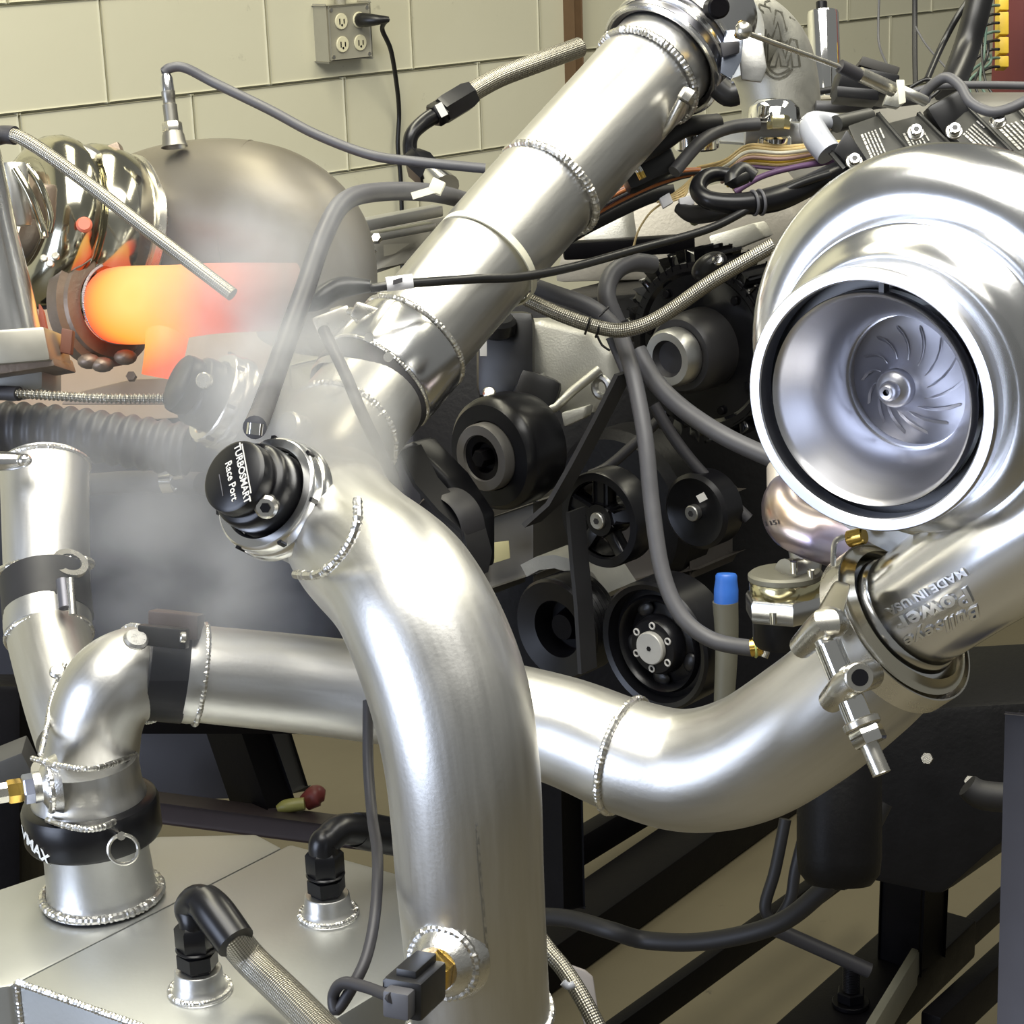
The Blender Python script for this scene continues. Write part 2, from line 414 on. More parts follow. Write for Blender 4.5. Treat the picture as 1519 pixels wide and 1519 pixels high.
# outlet box on the wall
oc = Wp(507, 47, .03)
ob = thing('outlet_box', 'grey metal double outlet box on the cream block wall', 'outlet', oc)
part(ob, 'box_body', box(oc - WN * .005, WT * .062, WN * .028, EV * .058, .004), M['boxgrey'])
fc = oc + WN * .025
part(ob, 'cover_plate', box(fc, WT * .056, WN * .003, EV * .055, .002), M['boxgrey'])
part(ob, 'conduit', disc(oc + EV * .056, EV, .012, .5, 16), M['boxgrey'])
for a in (-1, 1):
    for b in (-1, 1):
        c0 = fc + WT * (a * .025) + EV * (b * .024) + WN * .003
        r_ = part(ob, 'receptacle', disc(c0, WN, .017, .004, 24, .001), M['ivory'])
        part(r_, 'slot', MB().__iadd__(box(c0 + WN * .004 + WT * .006, WT * .0012, WN * .001, EV * .005)).__iadd__(box(c0 + WN * .004 - WT * .006, WT * .0012, WN * .001, EV * .006)).__iadd__(disc(c0 + WN * .0035 - EV * .008, WN, .0026, .0012, 10)), M['black'])
for a, b in ((-1, 1), (-1, -1), (1, 1), (1, -1)):
    part(ob, 'screw', disc(fc + WT * (a * .050) + EV * (b * .049) + WN * .003, WN, .004, .002, 12), M['steel'])
c0 = fc + WT * .025 + EV * .024 + WN * .009
pc = thing('power_cord', 'black power cord plugged into the grey wall outlet box', 'cord', c0)
part(pc, 'plug', tube([c0, c0 + WN * .02, c0 + WN * .045 + WT * .012, c0 + WN * .06 + WT * .03], [.015, .015, .011, .006], 12, 5), M['plastic'])
part(pc, 'cable', tube([c0 + WN * .058 + WT * .028, Wp(567, 43, .09), Wp(580, 75, .08), Wp(589, 130, .05), Wp(592, 170, .03), Wp(590, 215, .03), Wp(594, 260, .03), Wp(596, 317, .03), Wp(597, 420, .03)], .0052, 10, 8), M['plastic'])

# ================================================================== FRAME AND THINGS NEAR THE FLOOR
def rail(name, label, pa, pb, z, w, h, m='blackmetal', cat='rail', group=None):
    a, b = G(*pa, z), G(*pb, z)
    return one(name, beam(a, b, EV, w, h, .004), M[m], label, cat, group)
rail('frame_rail', 'wide black steel floor rail passing below the cross pipe', (745, 1455), (1190, 1140), .045, .10, .08)
rail('frame_rail', 'thin black far rail behind the black upright under the pipe', (790, 1298), (1010, 1165), .10, .035, .06)
rail('frame_rail', 'narrow black rail running to the foot of the black upright hose loop', (880, 1560), (1250, 1292), .13, .022, .05)
rail('frame_rail', 'black rail carrying the tall clamping stud near the bottom', (1195, 1570), (1400, 1378), .30, .10, .06)
rail('frame_rail', 'black angle rail between the two yellowish floor strips', (1260, 1545), (1560, 1272), .22, .022, .04)
rail('frame_rail', 'black rail with a worn pale top edge beside the grey post', (1380, 1535), (1560, 1368), .30, .03, .06)
one('frame_rail', beam(G(1290, 1545, .34), G(1362, 1425, .34), EV, .012, .05, .002), M['olive'], 'grey strip added as the light side face of the stud rail', 'rail')  # added strip that draws the rail's light side face
one('frame_post', beam(P(826, 1150, 2.75), P(830, 1345, 2.75), EU, .045, .045, .004), M['blackmetal'], 'black square upright just behind the big front pipe', 'post')
one('frame_post', beam(P(1365, 1090, dep(G(1352, 1418, .331)) - .12), G(1352, 1418, .331), EU, .062, .062, .004), M['blackmetal'], 'thick black square upright standing under the large turbo', 'post')
one('frame_post', beam(P(1524, 1060, 1.55), P(1511, 1560, 1.55), EU, .022, .022, .002), mat('purple_grey_post', (.035, .032, .038), .2, .5), 'slim purple grey post at the edge beyond the turbo', 'post')
sb = G(1262, 1490, .331); zs = dep(sb) / 2.05
st = thing('clamping_stud', 'black threaded stud with nut and washer on the frame rail', 'bolt', sb)
part(st, 'washer', disc(sb, EV, .019 * zs, .005 * zs, 24, .001), M['blackmetal'])
part(st, 'nut', hexa(sb + EV * .005 * zs, EV, .015 * zs, .012 * zs, .3), M['blackmetal'])
part(st, 'threaded_rod', tube([sb, sb + EV * .05 * zs], .0085 * zs, 14, 1, rfun=lambda L, i: 1 + .06 * (i % 2), step=.0012), M['blackmetal'])
# hoses and loops hanging low
one('loose_hose', tube([P(780, 1360, 2.6), P(840, 1362, 2.55), P(905, 1380, 2.5), P(960, 1395, 2.5), P(1050, 1396, 2.45), P(1150, 1372, 2.4), P(1215, 1325, 2.35), P(1270, 1265, 2.3), P(1310, 1190, 2.3)], .0115, 12, 8), M['rubber'], 'long black hose sagging between the floor rails', 'hose')
one('loose_hose', tube([P(1165, 1215, 2.5), P(1150, 1290, 2.5), P(1135, 1345, 2.5), P(1150, 1366, 2.5), P(1172, 1335, 2.5), P(1180, 1290, 2.5), P(1195, 1230, 2.5)], .0075, 12, 8), M['rubber'], 'thin black hose hanging in a narrow loop', 'hose')
one('loose_hose', tube([P(1150, 1378, 2.6), P(1200, 1400, 2.6), P(1290, 1440, 2.6)], .010, 12, 6), M['hosedark'], 'short grey tube lying on the floor behind the stud', 'hose')
# oil filter / starter shapes under the turbo
of_ = thing('oil_filter', 'black round canister hanging in the dark under the cross pipe', 'filter', P(1240, 1290, 2.25))
ax = V(0, 1, 0)
part(of_, 'canister', lathe([(0, 0), (.036, 0), (.045, .012), (.047, .03), (.047, .15), (.04, .165), (0, .165)], P(1245, 1310, 2.25), ax, 32), M['engine'])
part(of_, 'end_nut', hexa(P(1245, 1318, 2.25), ax, .012, .012), M['black'])
ol = thing('dark_filler', 'large black filler added for the dark area under the engine', 'dark filler', P(1320, 1330, 2.55))  # large dark body added to fill the shaded area under the turbo
part(ol, 'filler_body', prism([P(1190, 1060, 2.55), P(1560, 1040, 2.55), P(1560, 1190, 2.55), P(1480, 1255, 2.55), P(1395, 1330, 2.55), P(1250, 1300, 2.55)], EW * .3, .01), M['engine'])
for q in ((1376, 1126), (1440, 1160)):
    part(ol, 'bolt', hexa(P(*q, 2.50), V(-.3, .2, 1), .008, .012), M['steel'], label='bare metal bolt head')
one('hose_stub', tube([P(1435, 1165, 2.3), P(1460, 1180, 2.3), P(1530, 1185, 2.3)], [.014, .017, .017], 14, 5), M['rubber'], 'dark ribbed hose end beside the slim post', 'hose')
# left, behind the tank
gd = thing('gearbox_stand', 'dark steel stand with a slanted leg beyond the cross pipe', 'stand', P(330, 1200, 2.9))
part(gd, 'leg', beam(P(345, 1060, 2.9), P(395, 1205, 2.9), EU, .05, .07, .006), M['blackmetal'])
part(gd, 'leg', beam(P(395, 1070, 2.95), P(428, 1175, 2.95), EU, .035, .04, .006), mat('dull_grey_steel', (.05, .05, .05), .3, .5))
part(gd, 'foot_bar', beam(P(190, 1192, 2.85), P(560, 1240, 2.85), EU, .03, .045, .006), mat('purple_dark_steel', (.03, .022, .025), .2, .5))
part(gd, 'panel', prism([P(180, 1040, 3.0), P(400, 1060, 3.0), P(380, 1185, 3.0), P(190, 1190, 3.0)], EW * .05, .005), mat('dark_grey_panel', (.028, .026, .03), .1, .5))
mk = P(455, 1190, 2.9)
tl = thing('hand_tool', 'small dark red hand tool with yellowish grip lying on the floor', 'tool', mk)
part(tl, 'handle', tube([P(452, 1192, 2.88), P(470, 1180, 2.88), P(482, 1180, 2.88)], [.012, .016, .008], 12, 5), M['redhandle'])
part(tl, 'grip', tube([P(412, 1201, 2.86), P(425, 1196, 2.86), P(452, 1192, 2.86)], [.006, .010, .009], 12, 5), mat('yellow_green_plastic', (.25, .24, .07), 0, .35))
one('dark_crate', box(P(-20, 1170, 2.4), V(.06, 0, 0), V(0, .13, 0), V(0, 0, .08), .008), M['blackmetal'], 'black steel case beyond the tank behind the left pipes', 'case')
one('grey_ledge', beam(P(-30, 1150, 2.2), P(45, 1120, 2.2), EV, .05, .03, .003), mat('grey_ledge_paint', (.08, .08, .08), .2, .5), 'narrow grey ledge on the black case behind the left pipes', 'ledge')
backdrop = thing('dark_backdrop', 'broad dark panel added as a backdrop behind the smoke', 'panel', P(300, 900, 2.75))
part(backdrop, 'backdrop_panel', prism([P(-60, 590, 2.8), P(640, 620, 2.8), P(640, 1075, 2.8), P(-60, 1075, 2.8)], EW * .05, .01), mat('backdrop_black', (.018, .018, .023), .0, .5, spec=.2))  # invented panel that gives the smoke a dark background
part(backdrop, 'edge_strip', beam(P(-60, 1068, 2.74), P(640, 1068, 2.74), EV, .03, .02, .004), M['blackmetal'])

# ================================================================== TANK
TZ = P(150, 1345, 1.65).z
A_, B_, C_ = G(25, 1457, TZ), G(430, 1251, TZ), G(770, 1345, TZ)
D_ = A_ + (C_ - B_)
tk = thing('coolant_tank', 'flat welded aluminium ice tank below the front pipe', 'tank', Vector(((A_.x + C_.x) / 2, (A_.y + C_.y) / 2, TZ - .3)))
part(tk, 'tank_body', prism([A_, B_, C_, D_], Vector((0, 0, -.3)), .004), M['tank'])
e_ = (A_ - D_).normalized()
B2, A2 = G(380, 1237, TZ - .004), G(-60, 1345, TZ - .004)
q1, q2 = G(418, 1257, TZ - .001), G(15, 1462, TZ - .001)
part(tk, 'end_tank', prism([q2, q1, G(380, 1237, TZ - .003), G(235, 1240, TZ - .003), G(-80, 1345, TZ - .003), G(-80, 1475, TZ - .003)], Vector((0, 0, -.3)), .003), M['tank'])
part(tk, 'weld_bead', bead([A_, A_.lerp(D_, .5), D_], .0035), M['weld'])
part(tk, 'weld_bead', bead([A_, A_ - EV * .15, A_ - EV * .3], .0035), M['weld'])
def boss(px, py, d, rpx, hpx, nm):
    c = G(px, py, TZ); r = S(rpx, dep(c))
    b = part(tk, 'weld_boss', lathe([(r * 1.32, 0), (r * 1.22, r * .10), (r * 1.05, r * .3), (r, r * .45), (r * .95, r * .95), (r * .9, r * 1.0), (0, r * 1.0)], c, EV, 36), M['alu_satin'])
    part(b, 'weld_bead', beadring(c + EV * r * .12, EV, r * 1.22, r * .14), M['weld'])
    return c + EV * r
f1 = boss(297, 1470, 1.60, 37, 0, ''); f2 = boss(487, 1357, 1.72, 35, 0, '')
def fitting(nm, label, c, r, pts, rp, extra):
    t = thing(nm, label, 'fitting', c)
    part(t, 'adapter', lathe([(0, -.004), (r * .8, -.004), (r * .85, r * .1), (r, r * .2), (r, r * .9), (r * .8, r * 1.0), (r * .8, r * 1.15), (0, r * 1.15)], c, EV, 6, .3), M['black'])
    part(t, 'swivel_nut', lathe([(0, 0), (r * .92, 0), (r, r * .12), (r, r * 1.1), (r * .88, r * 1.25), (r * .7, r * 1.4), (0, r * 1.4)], c + EV * r * 1.15, EV, 6, .1), M['black'])
    part(t, 'locking_collar', disc(c + EV * r * 1.05, EV, r * 1.02, r * .16, 24, .001), M['black'])
    part(t, 'elbow', tube(pts, rp, 20, 8), M['black'])
    if extra: part(t, 'hose_socket', extra, M['black'])
    return t
r1 = S(29, 1.6); h1 = f1 + EV * r1 * 2.2; da = dep(h1)
k1, k2, k3 = P(281, 1347, da), P(294, 1336, da - .01), P(338, 1375, da - .03)
fitting('hose_fitting', 'black angled hose end fitting with the braided line on the tank', f1, r1, [h1, h1 + EV * .008, k1, k2, P(315, 1350, da - .018)], [r1 * .78, r1 * .75, r1 * .74, r1 * .8, r1 * .9],
        tube([P(300, 1334, da - .012), P(318, 1354, da - .02), P(350, 1398, da - .035)], [r1 * .85, r1 * .98, r1 * .95], 20, 5))
def ontank(px, py, h): return P(px, py, dep(G(px, py, TZ)) - h)
one('braided_hose', tube([P(338, 1382, da - .03), ontank(372, 1424, .075), ontank(420, 1470, .06), ontank(480, 1530, .05), ontank(520, 1570, .05)], S(25, 1.5), 20, 8), M['braid'], 'thick braided steel hose running off the tank fitting', 'hose')
r2 = S(27, 1.72); h2 = f2 + EV * r2 * 2.3; db = dep(h2)
fitting('hose_fitting', 'black right-angle hose end fitting beside the front pipe', f2, r2, [h2, h2 + EV * .008, P(486, 1246, db), P(508, 1230, db + .01), P(550, 1234, db + .03)], [r2 * .8, r2 * .78, r2 * .78, r2 * .8, r2 * .85],
        tube([P(527, 1231, db + .02), P(552, 1235, db + .035), P(640, 1252, db + .07)], [r2 * .9, r2, r2], 20, 5))

# ================================================================== FRONT CHARGE PIPE (big elbow)
fp = [(497, 742, 1.66, 86), (503, 768, 1.55, 92), (532, 810, 1.44, 102), (603, 882, 1.365, 113), (660, 1010, 1.345, 119), (686, 1140, 1.345, 115), (697, 1300, 1.37, 110), (706, 1420, 1.40, 106), (712, 1500, 1.42, 104)]
pts = [P(a, b, c) for a, b, c, r in fp]; rad = [S(r, c) for a, b, c, r in fp]
f_ = thing('charge_pipe', 'big polished aluminium elbow pipe standing in front of the tank', 'pipe', pts[-1])
FPM = tube(pts, rad, 56, 12)
part(f_, 'pipe_body', FPM, M['alu'])
part(f_, 'lower_sleeve', tube([pts[-1] + (pts[-1] - pts[-2]).normalized() * k for k in (-.004, .06, .14)], [rad[-1] * .985] * 3, 48, 2), M['alu_satin'])
dn = (pts[-2] - pts[-1]).normalized()
part(f_, 'weld_bead', beadring(pts[-1] - dn * .002, dn, rad[-1] * 1.01, .0045, 80), M['weld'])
stb = [(438, 852, 1.372), (472, 852, 1.345), (498, 832, 1.325), (518, 806, 1.31), (530, 775, 1.305), (530, 740, 1.315)]
part(f_, 'weld_bead', bead([P(*q) for q in stb], .0042), M['weld'])
# a faint welded seam down the pipe
sm = wrap(tube([P(708, 1225, 1.3), P(712, 1300, 1.3), P(720, 1400, 1.3), P(724, 1460, 1.3)], .0009, 6, 1, step=.004), FPM, V(0, 0, -1)); sm.v = [p + V(0, 0, .0006) for p in sm.v]
part(f_, 'seam', sm, M['alu_satin'])
# sensor bung
bc = P(655, 1430, 1.335); ba = (P(598, 1482, 1.28) - bc).normalized()
part(f_, 'sensor_bung', lathe([(.030, -.012), (.027, -.004), (.022, .002), (.019, .007), (.0155, .010), (0, .010)], bc, ba, 32), M['weld'])
part(f_, 'bung_weld', beadring(bc - ba * .002, ba, .0235, .0045, 40), M['weld'])
sn = thing('air_sensor', 'brass and black temperature sensor screwed into the front pipe', 'sensor', bc + ba * .012)
part(sn, 'brass_hex', hexa(bc + ba * .008, ba, .0145, .016, .4), M['brass'])
su, sv, sa = basis(ba)
part(sn, 'connector', box(bc + ba * .042, su * .0135, sv * .013, sa * .020, .003), M['plastic'])
part(sn, 'collar', disc(bc + ba * .024, ba, .0135, .008, 24, .001), M['plastic'])
part(sn, 'latch', box(bc + ba * .040 + sv * .015, su * .007, sv * .003, sa * .016, .001), M['plastic'])
part(sn, 'latch', box(bc + ba * .038 - su * .015, su * .003, sv * .007, sa * .015, .001), M['plastic'])
part(sn, 'terminal_cap', box(bc + ba * .066, su * .009, sv * .009, sa * .006, .002), M['hose'])
wp = [P(583, 1480, 1.27), P(545, 1465, 1.30), P(510, 1458, 1.32), P(495, 1475, 1.33), P(500, 1498, 1.33), P(525, 1460, 1.33), P(545, 1415, 1.34), P(557, 1350, 1.36), P(560, 1270, 1.40), P(552, 1210, 1.45), P(546, 1130, 1.48), P(546, 1040, 1.5)]
one('sensor_cable', tube(wp, S(9, 1.35), 10, 8), M['hosedark'], 'dark sensor cable dropping behind the front pipe and looping at its foot', 'cable')

# ================================================================== UPPER CHARGE PIPE
up_ = [(1020, 45, 2.02), (955, 118, 1.985), (800, 290, 1.90), (690, 415, 1.84), (585, 540, 1.785)]
pts = [P(*q) for q in up_]; ur = [S(83, q[2]) for q in up_]; ur[1] = S(81, 1.985)
u_ = thing('intake_pipe', 'long straight aluminium pipe slanting up to the throttle body', 'pipe', pts[-1])
UPM = tube(pts, ur, 56, 8); part(u_, 'pipe_body', UPM, M['alu'])
ua = (pts[0] - pts[-1]).normalized()
def on_up(px, py):                                      # axis point nearest a picture position
    best = min(((pts[0].lerp(pts[-1], k / 400)) for k in range(401)), key=lambda q: ((RC.transposed() @ (q - CAM)) - (RC.transposed() @ (P(px, py, 1) - CAM)) * -((RC.transposed() @ (q - CAM)).z)).length)
    return best
def rad_at(q): return (S(83, -(RC.transposed() @ (q - CAM)).z))
for px, py in ((790, 300 - 42), (958, 112)):
    q = on_up(px, py); part(u_, 'weld_bead', beadring(q, ua, rad_at(q) * 1.005, .0048, 90), M['weld'])
q = on_up(715, 380); zt = thing('zip_tie', 'cream nylon zip tie strapped round the slanted intake pipe', 'zip tie', q)
part(zt, 'strap', lathe([(rad_at(q) + .0004, -.0035), (rad_at(q) + .0022, -.0035), (rad_at(q) + .0022, .0035), (rad_at(q) + .0004, .0035)], q, ua, 64), M['ties'])
hd = P(648, 277, 1.80); part(zt, 'tie_head', box(hd, V(.0055, -.0025, 0), V(.0025, .0055, 0), V(0, 0, .005), .001), M['ties'])
part(zt, 'tie_tail', box(hd + V(-.012, -.006, .004), V(.010, .003, 0), V(-.001, .003, 0), V(0, 0, .0008)), M['ties'])
# clamp at the throttle body
q = on_up(985, 88); R0 = rad_at(q)
tc = thing('hose_clamp', 'dark band clamp joining the slanted pipe to the throttle body', 'clamp', q)
part(tc, 'band', lathe([(R0 * 1.0, -.012), (R0 * 1.09, -.012), (R0 * 1.12, -.008), (R0 * 1.12, .016), (R0 * 1.09, .020), (R0, .020)], q + ua * .012, ua, 64), mat('dark_steel_band', (.20, .20, .22), 1, .3))
for h in (-.003, .014, .03): part(tc, 'rim', ring(q + ua * h, ua, R0 * 1.13, .0035, 64, 8), M['alu_pol'])
part(tc, 'tee_bolt', tube([P(1012, 148, 1.93), P(985, 195, 1.95), P(958, 205, 1.97)], .005, 10, 5), M['steel'])
part(tc, 'nut', hexa(P(1015, 150, 1.925), V(.5, .8, 0), .008, .012), M['steel'])
tb = thing('butterfly_throttle', 'polished butterfly throttle with blade shaft at the end of the slanted pipe', 'throttle', q + ua * .05)
part(tb, 'bore', lathe([(R0 * .9, .03), (R0 * 1.08, .03), (R0 * 1.10, .04), (R0 * 1.02, .05), (R0 * .98, .075), (R0 * 1.0, .08), (R0 * 1.0, .088), (R0 * .8, .088)], q, ua, 56), M['alu_pol'])
part(tb, 'flange', lathe([(R0 * .7, .088), (R0 * .94, .088), (R0 * .95, .090), (R0 * .95, .096), (R0 * .7, .098)], q, ua, 56), M['alu_pol'])
part(tb, 'shaft_bracket', prism([P(1075, 45, 1.96), P(1105, 42, 1.96), P(1100, 90, 1.96), P(1085, 118, 1.96), P(1068, 108, 1.96)], V(0, 0, -.01), .002), mat('pale_blue_anodised', (.62, .68, .82), 1, .22))
part(tb, 'shaft_bracket', prism([P(1068, 62, 1.95), P(1098, 60, 1.95), P(1097, 78, 1.95), P(1072, 85, 1.95)], V(0, 0, -.006), .002), M['hosedark'])
part(tb, 'shaft', disc(P(1058, 12, 1.95), V(.2, -.2, 1), .011, .02, 20, .002), M['blackmetal'])
part(tb, 'stop_plate', prism([P(1095, 55, 1.98), P(1130, 48, 1.98), P(1138, 100, 1.98), P(1130, 122, 1.98), P(1100, 118, 1.98)], V(0, 0, -.005), .002), M['alu_satin'])
part(tb, 'spring', tube([P(1066, 128, 1.96), P(1080, 140, 1.96), P(1092, 138, 1.96)], .012, 14, 4), M['plastic'])
# linkage rod
lk = thing('throttle_linkage', 'thin steel throttle linkage rod with ball joints crossing above the coils', 'linkage', P(1100, 46, 1.93))
part(lk, 'rod', tube([P(1105, 48, 1.93), P(1255, 103, 1.99), P(1330, 132, 2.02)], .0027, 10, 3), M['steel'])
part(lk, 'ball_joint', ellipsoid(P(1103, 45, 1.925), V(.0085, 0, 0), V(0, .0085, 0), V(0, 0, .0085)), M['steel'])
part(lk, 'joint_cup', disc(P(1092, 42, 1.93), V(.9, -.3, 0), .009, .010, 16, .002), M['brass'])
part(lk, 'sleeve', tube([P(1246, 98, 1.985), P(1275, 112, 1.995)], .007, 12, 1), M['hosedark'])
part(lk, 'end_sleeve', tube([P(1275, 110, 1.995), P(1325, 133, 2.015)], .0075, 12, 1), M['steel'])

# intake elbow with engraved emblem
el = [(1075, 50, 2.16, 66), (1108, 52, 2.20, 64), (1142, 85, 2.22, 62), (1157, 140, 2.23, 59), (1160, 205, 2.24, 58)]
ie = thing('intake_elbow', 'cast aluminium intake elbow with an oval crest behind the linkage rod', 'intake elbow', P(1160, 205, 2.24))
ELM = tube([P(a, b, c) for a, b, c, r in el], [S(r, c) for a, b, c, r in el], 40, 10)
part(ie, 'elbow_body', ELM, M['alu_cast'])
part(ie, 'base_flange', box(P(1165, 196, 2.24), EW * .05, EU * .05, EV * .007, .003), M['alu_cast'])
eg = mat('engraved_line', (.16, .155, .13), .6, .5)
vw = V(0, 0, -1)
def em(s, size, px, py): return decal(s, size, .0006, P(px, py, 2.0), V(1, -.02, 0), V(.02, 1, 0), ELM, vw, off=0)
def outline(poly, w=.0012, sub=1):
    return wrap(tube([P(a, b, 2.17) for a, b in poly], w, 6, sub), ELM, vw, .0012)
Wl = [(1121, 17), (1139, 17), (1145, 42), (1150, 17), (1160, 17), (1168, 45), (1175, 20), (1183, 22), (1168, 62), (1160, 62), (1152, 36), (1143, 62), (1136, 62), (1126, 28), (1121, 26), (1121, 17)]
Ml = [(1141, 98), (1152, 62), (1158, 62), (1166, 84), (1174, 56), (1184, 56), (1190, 94), (1178, 96), (1175, 76), (1170, 96), (1160, 96), (1156, 78), (1152, 97), (1141, 98)]
part(ie, 'emblem_letter', outline(Wl), eg); part(ie, 'emblem_letter', outline(Ml), eg)
part(ie, 'emblem_ring', outline([(1130, 55), (1131, 82), (1138, 103), (1153, 113), (1168, 109), (1178, 99)], .0011, 6), eg)
part(ie, 'emblem_ring', outline([(1135, 60), (1136, 80), (1142, 98), (1154, 107), (1166, 104), (1174, 98)], .0011, 6), eg)
part(ie, 'emblem_ring', outline([(1131, 17), (1133, 8), (1142, 2)], .0011, 6), eg)
# fitting under the elbow
ff = thing('fuel_rail_fitting', 'shiny silver fitting with hose end below the intake elbow', 'fitting', P(1150, 195, 2.1))
part(ff, 'dome_nut', lathe([(.0, .024), (.018, .022), (.026, .014), (.028, 0), (.0, 0)], P(1148, 180, 2.10), V(0, 1, .2), 28), M['chrome'])
part(ff, 'hex', hexa(P(1155, 192, 2.08), V(0, 1, .1), .012, .014), mat('gold_chromate', (.75, .68, .4), 1, .2))
part(ff, 'rail_end', tube([P(1105, 198, 2.12), P(1190, 200, 2.12)], .012, 18, 1), M['frost'])
part(ff, 'cup', disc(P(1148, 232, 2.12), EV, .020, .022, 28, .002), M['chrome'])
part(ff, 'cup', disc(P(1033, 222, 2.14), EV, .024, .035, 28, .002), M['chrome'])
one('fuel_hose', tube([P(1000, 255, 2.02), P(1040, 210, 2.04), P(1080, 190, 2.06), P(1125, 184, 2.07)], S(10, 2.05), 14, 8), M['hose'], 'grey rubber hose rising to the silver fitting', 'hose')
one('breather_hose', tube([P(925, 240, 2.0), P(975, 215, 2.02), P(1015, 190, 2.04), P(1065, 183, 2.06)], S(15, 2.02), 16, 8), M['rubber'], 'fat black hose passing under the throttle body clamp', 'hose')

# polished cylinder
pz = thing('catch_can', 'tall polished aluminium cylinder beside the intake elbow', 'canister', P(1222, 150, 2.5))
part(pz, 'can', lathe([(0, 0), (.015, 0), (.019, .002), (.0195, .008), (.0195, .105), (.0185, .109), (.012, .111), (0, .111)], P(1225, 148, 2.5), V(-.035, 1, 0), 40), M['chrome'])
part(pz, 'cap', disc(P(1219, 14, 2.5), V(-.035, 1, 0), .007, .01, 16, .001), M['black'])

# ================================================================== CLAMP + PLENUM PIECE BELOW
ca = (P(585, 540, 1.785) - P(640, 478, 1.812)).normalized()
cc = P(588, 536, 1.787); Rc = S(84, 1.787)
cl = thing('band_clamp', 'broad steel band clamp with tee bolt at the foot of the slanted pipe', 'clamp', cc)
part(cl, 'band', lathe([(Rc, -.022), (Rc * 1.08, -.022), (Rc * 1.10, -.018), (Rc * 1.10, .022), (Rc * 1.08, .026), (Rc, .026)], cc, ca, 64), M['alu_pol'])
part(cl, 'tee_bolt', tube([P(478, 480, 1.80), P(520, 462, 1.78), P(560, 470, 1.76)], .004, 10, 3), M['steel'])
part(cl, 'nut', hexa(P(493, 472, 1.79), V(.9, .3, 0), .009, .012), M['steel'])
part(cl, 'lug', box(P(497, 480, 1.79), V(.016, .006, 0), V(-.004, .010, 0), V(0, 0, .012), .003), M['steel'])
part(cl, 'lug', box(P(545, 466, 1.765), V(.012, -.004, 0), V(.003, .007, 0), V(0, 0, .010), .003), M['steel'])
part(cl, 'edge_bead', beadring(cc - ca * .026, ca, Rc * 1.05, .004, 80), M['weld'])
part(cl, 'edge_bead', beadring(cc + ca * .028, ca, Rc * 1.05, .003, 80), M['weld'])
for k, (px, py) in enumerate(((548, 500), (576, 530))): part(cl, 'rivet', disc(P(px, py, 1.69), V(0, 0, 1), .004, .002, 14), M['weld'])
pl = thing('charge_plenum', 'aluminium junction piece in the smoke between clamp and front elbow', 'pipe', P(480, 660, 1.7))
PLM = tube([cc + ca * .02, P(548, 590, 1.76), P(505, 645, 1.72), P(470, 690, 1.67), P(440, 725, 1.66)], [Rc * .97, Rc * .98, Rc * 1.0, Rc * 1.0, Rc * .98], 56, 8)
part(pl, 'plenum_body', PLM, M['alu'])
part(pl, 'rubber_coupler', lathe([(Rc, .026), (Rc * 1.05, .027), (Rc * 1.07, .031), (Rc * 1.07, .046), (Rc * 1.05, .050), (Rc, .051)], cc, ca, 64), M['hosedark'])
part(pl, 'pipe_rim', lathe([(Rc, .051), (Rc * 1.03, .052), (Rc * 1.03, .058), (Rc, .060)], cc, ca, 64), M['alu_satin'])
part(pl, 'weld_bead', beadring(P(505, 645, 1.72), (P(548, 590, 1.76) - P(470, 690, 1.67)).normalized(), Rc * 1.005, .004, 80), M['weld'])
part(pl, 'sensor_bung', disc(P(448, 640, 1.58), V(-.5, .2, .8), .012, .02, 20, .002), M['weld'])

# ================================================================== BLOW-OFF VALVES
M['ringsteel'] = mat('bright_ring_steel', (.86, .86, .86), 1, .22, .05, 40, .05)
def bov(nm, label, c, a, sc, lettered, dsc):
    t = thing(nm, label, 'valve', c)
    def L(p): return [(r * sc, h * sc) for r, h in p]
    cap = lathe(L([(0, 0), (.0235, 0), (.0262, .002), (.0268, .005), (.0268, .013), (.0255, .016)]), c, a, 56)
    part(t, 'cap', cap, M['black'])
    part(t, 'body', lathe(L([(.0255, .0155), (.0285, .0165), (.0305, .018), (.0315, .022), (.0315, .044), (.030, .046)]), c, a, 56), M['black'])
    part(t, 'clamp_ring', lathe(L([(.0330, .044), (.0330, .037), (.0345, .0355), (.0405, .0355), (.0422, .037), (.0428, .039), (.0428, .046), (.0415, .0475)]), c, a, 64), M['ringsteel'])
    part(t, 'weld_flange', lathe(L([(.035, .0475), (.0425, .0475), (.0442, .050), (.0442, .057), (.042, .059)]), c, a, 64), M['alu_pol'])
    part(t, 'stub_pipe', lathe(L([(.0365, .055), (.0365, dsc)]), c, a, 48), M['alu_satin'])
    u, v, w = basis(a)
    for k in range(7):
        an = k * 2 * PI / 7 + .4; p = c + (u * math.cos(an) + v * math.sin(an)) * .0424 * sc + w * .040 * sc
        part(t, 'notch', box(p, (u * math.cos(an) + v * math.sin(an)) * .0016, (-u * math.sin(an) + v * math.cos(an)) * .0016, w * .0035, 0), M['black'])
    return t
ba1 = V(.52, -.33, -.79).normalized(); bc1 = P(345, 705, 1.40)
b1 = bov('blowoff_valve', 'black capped blow-off valve with white lettering in a silver ring clamp', bc1, ba1, 1.0, True, .135)
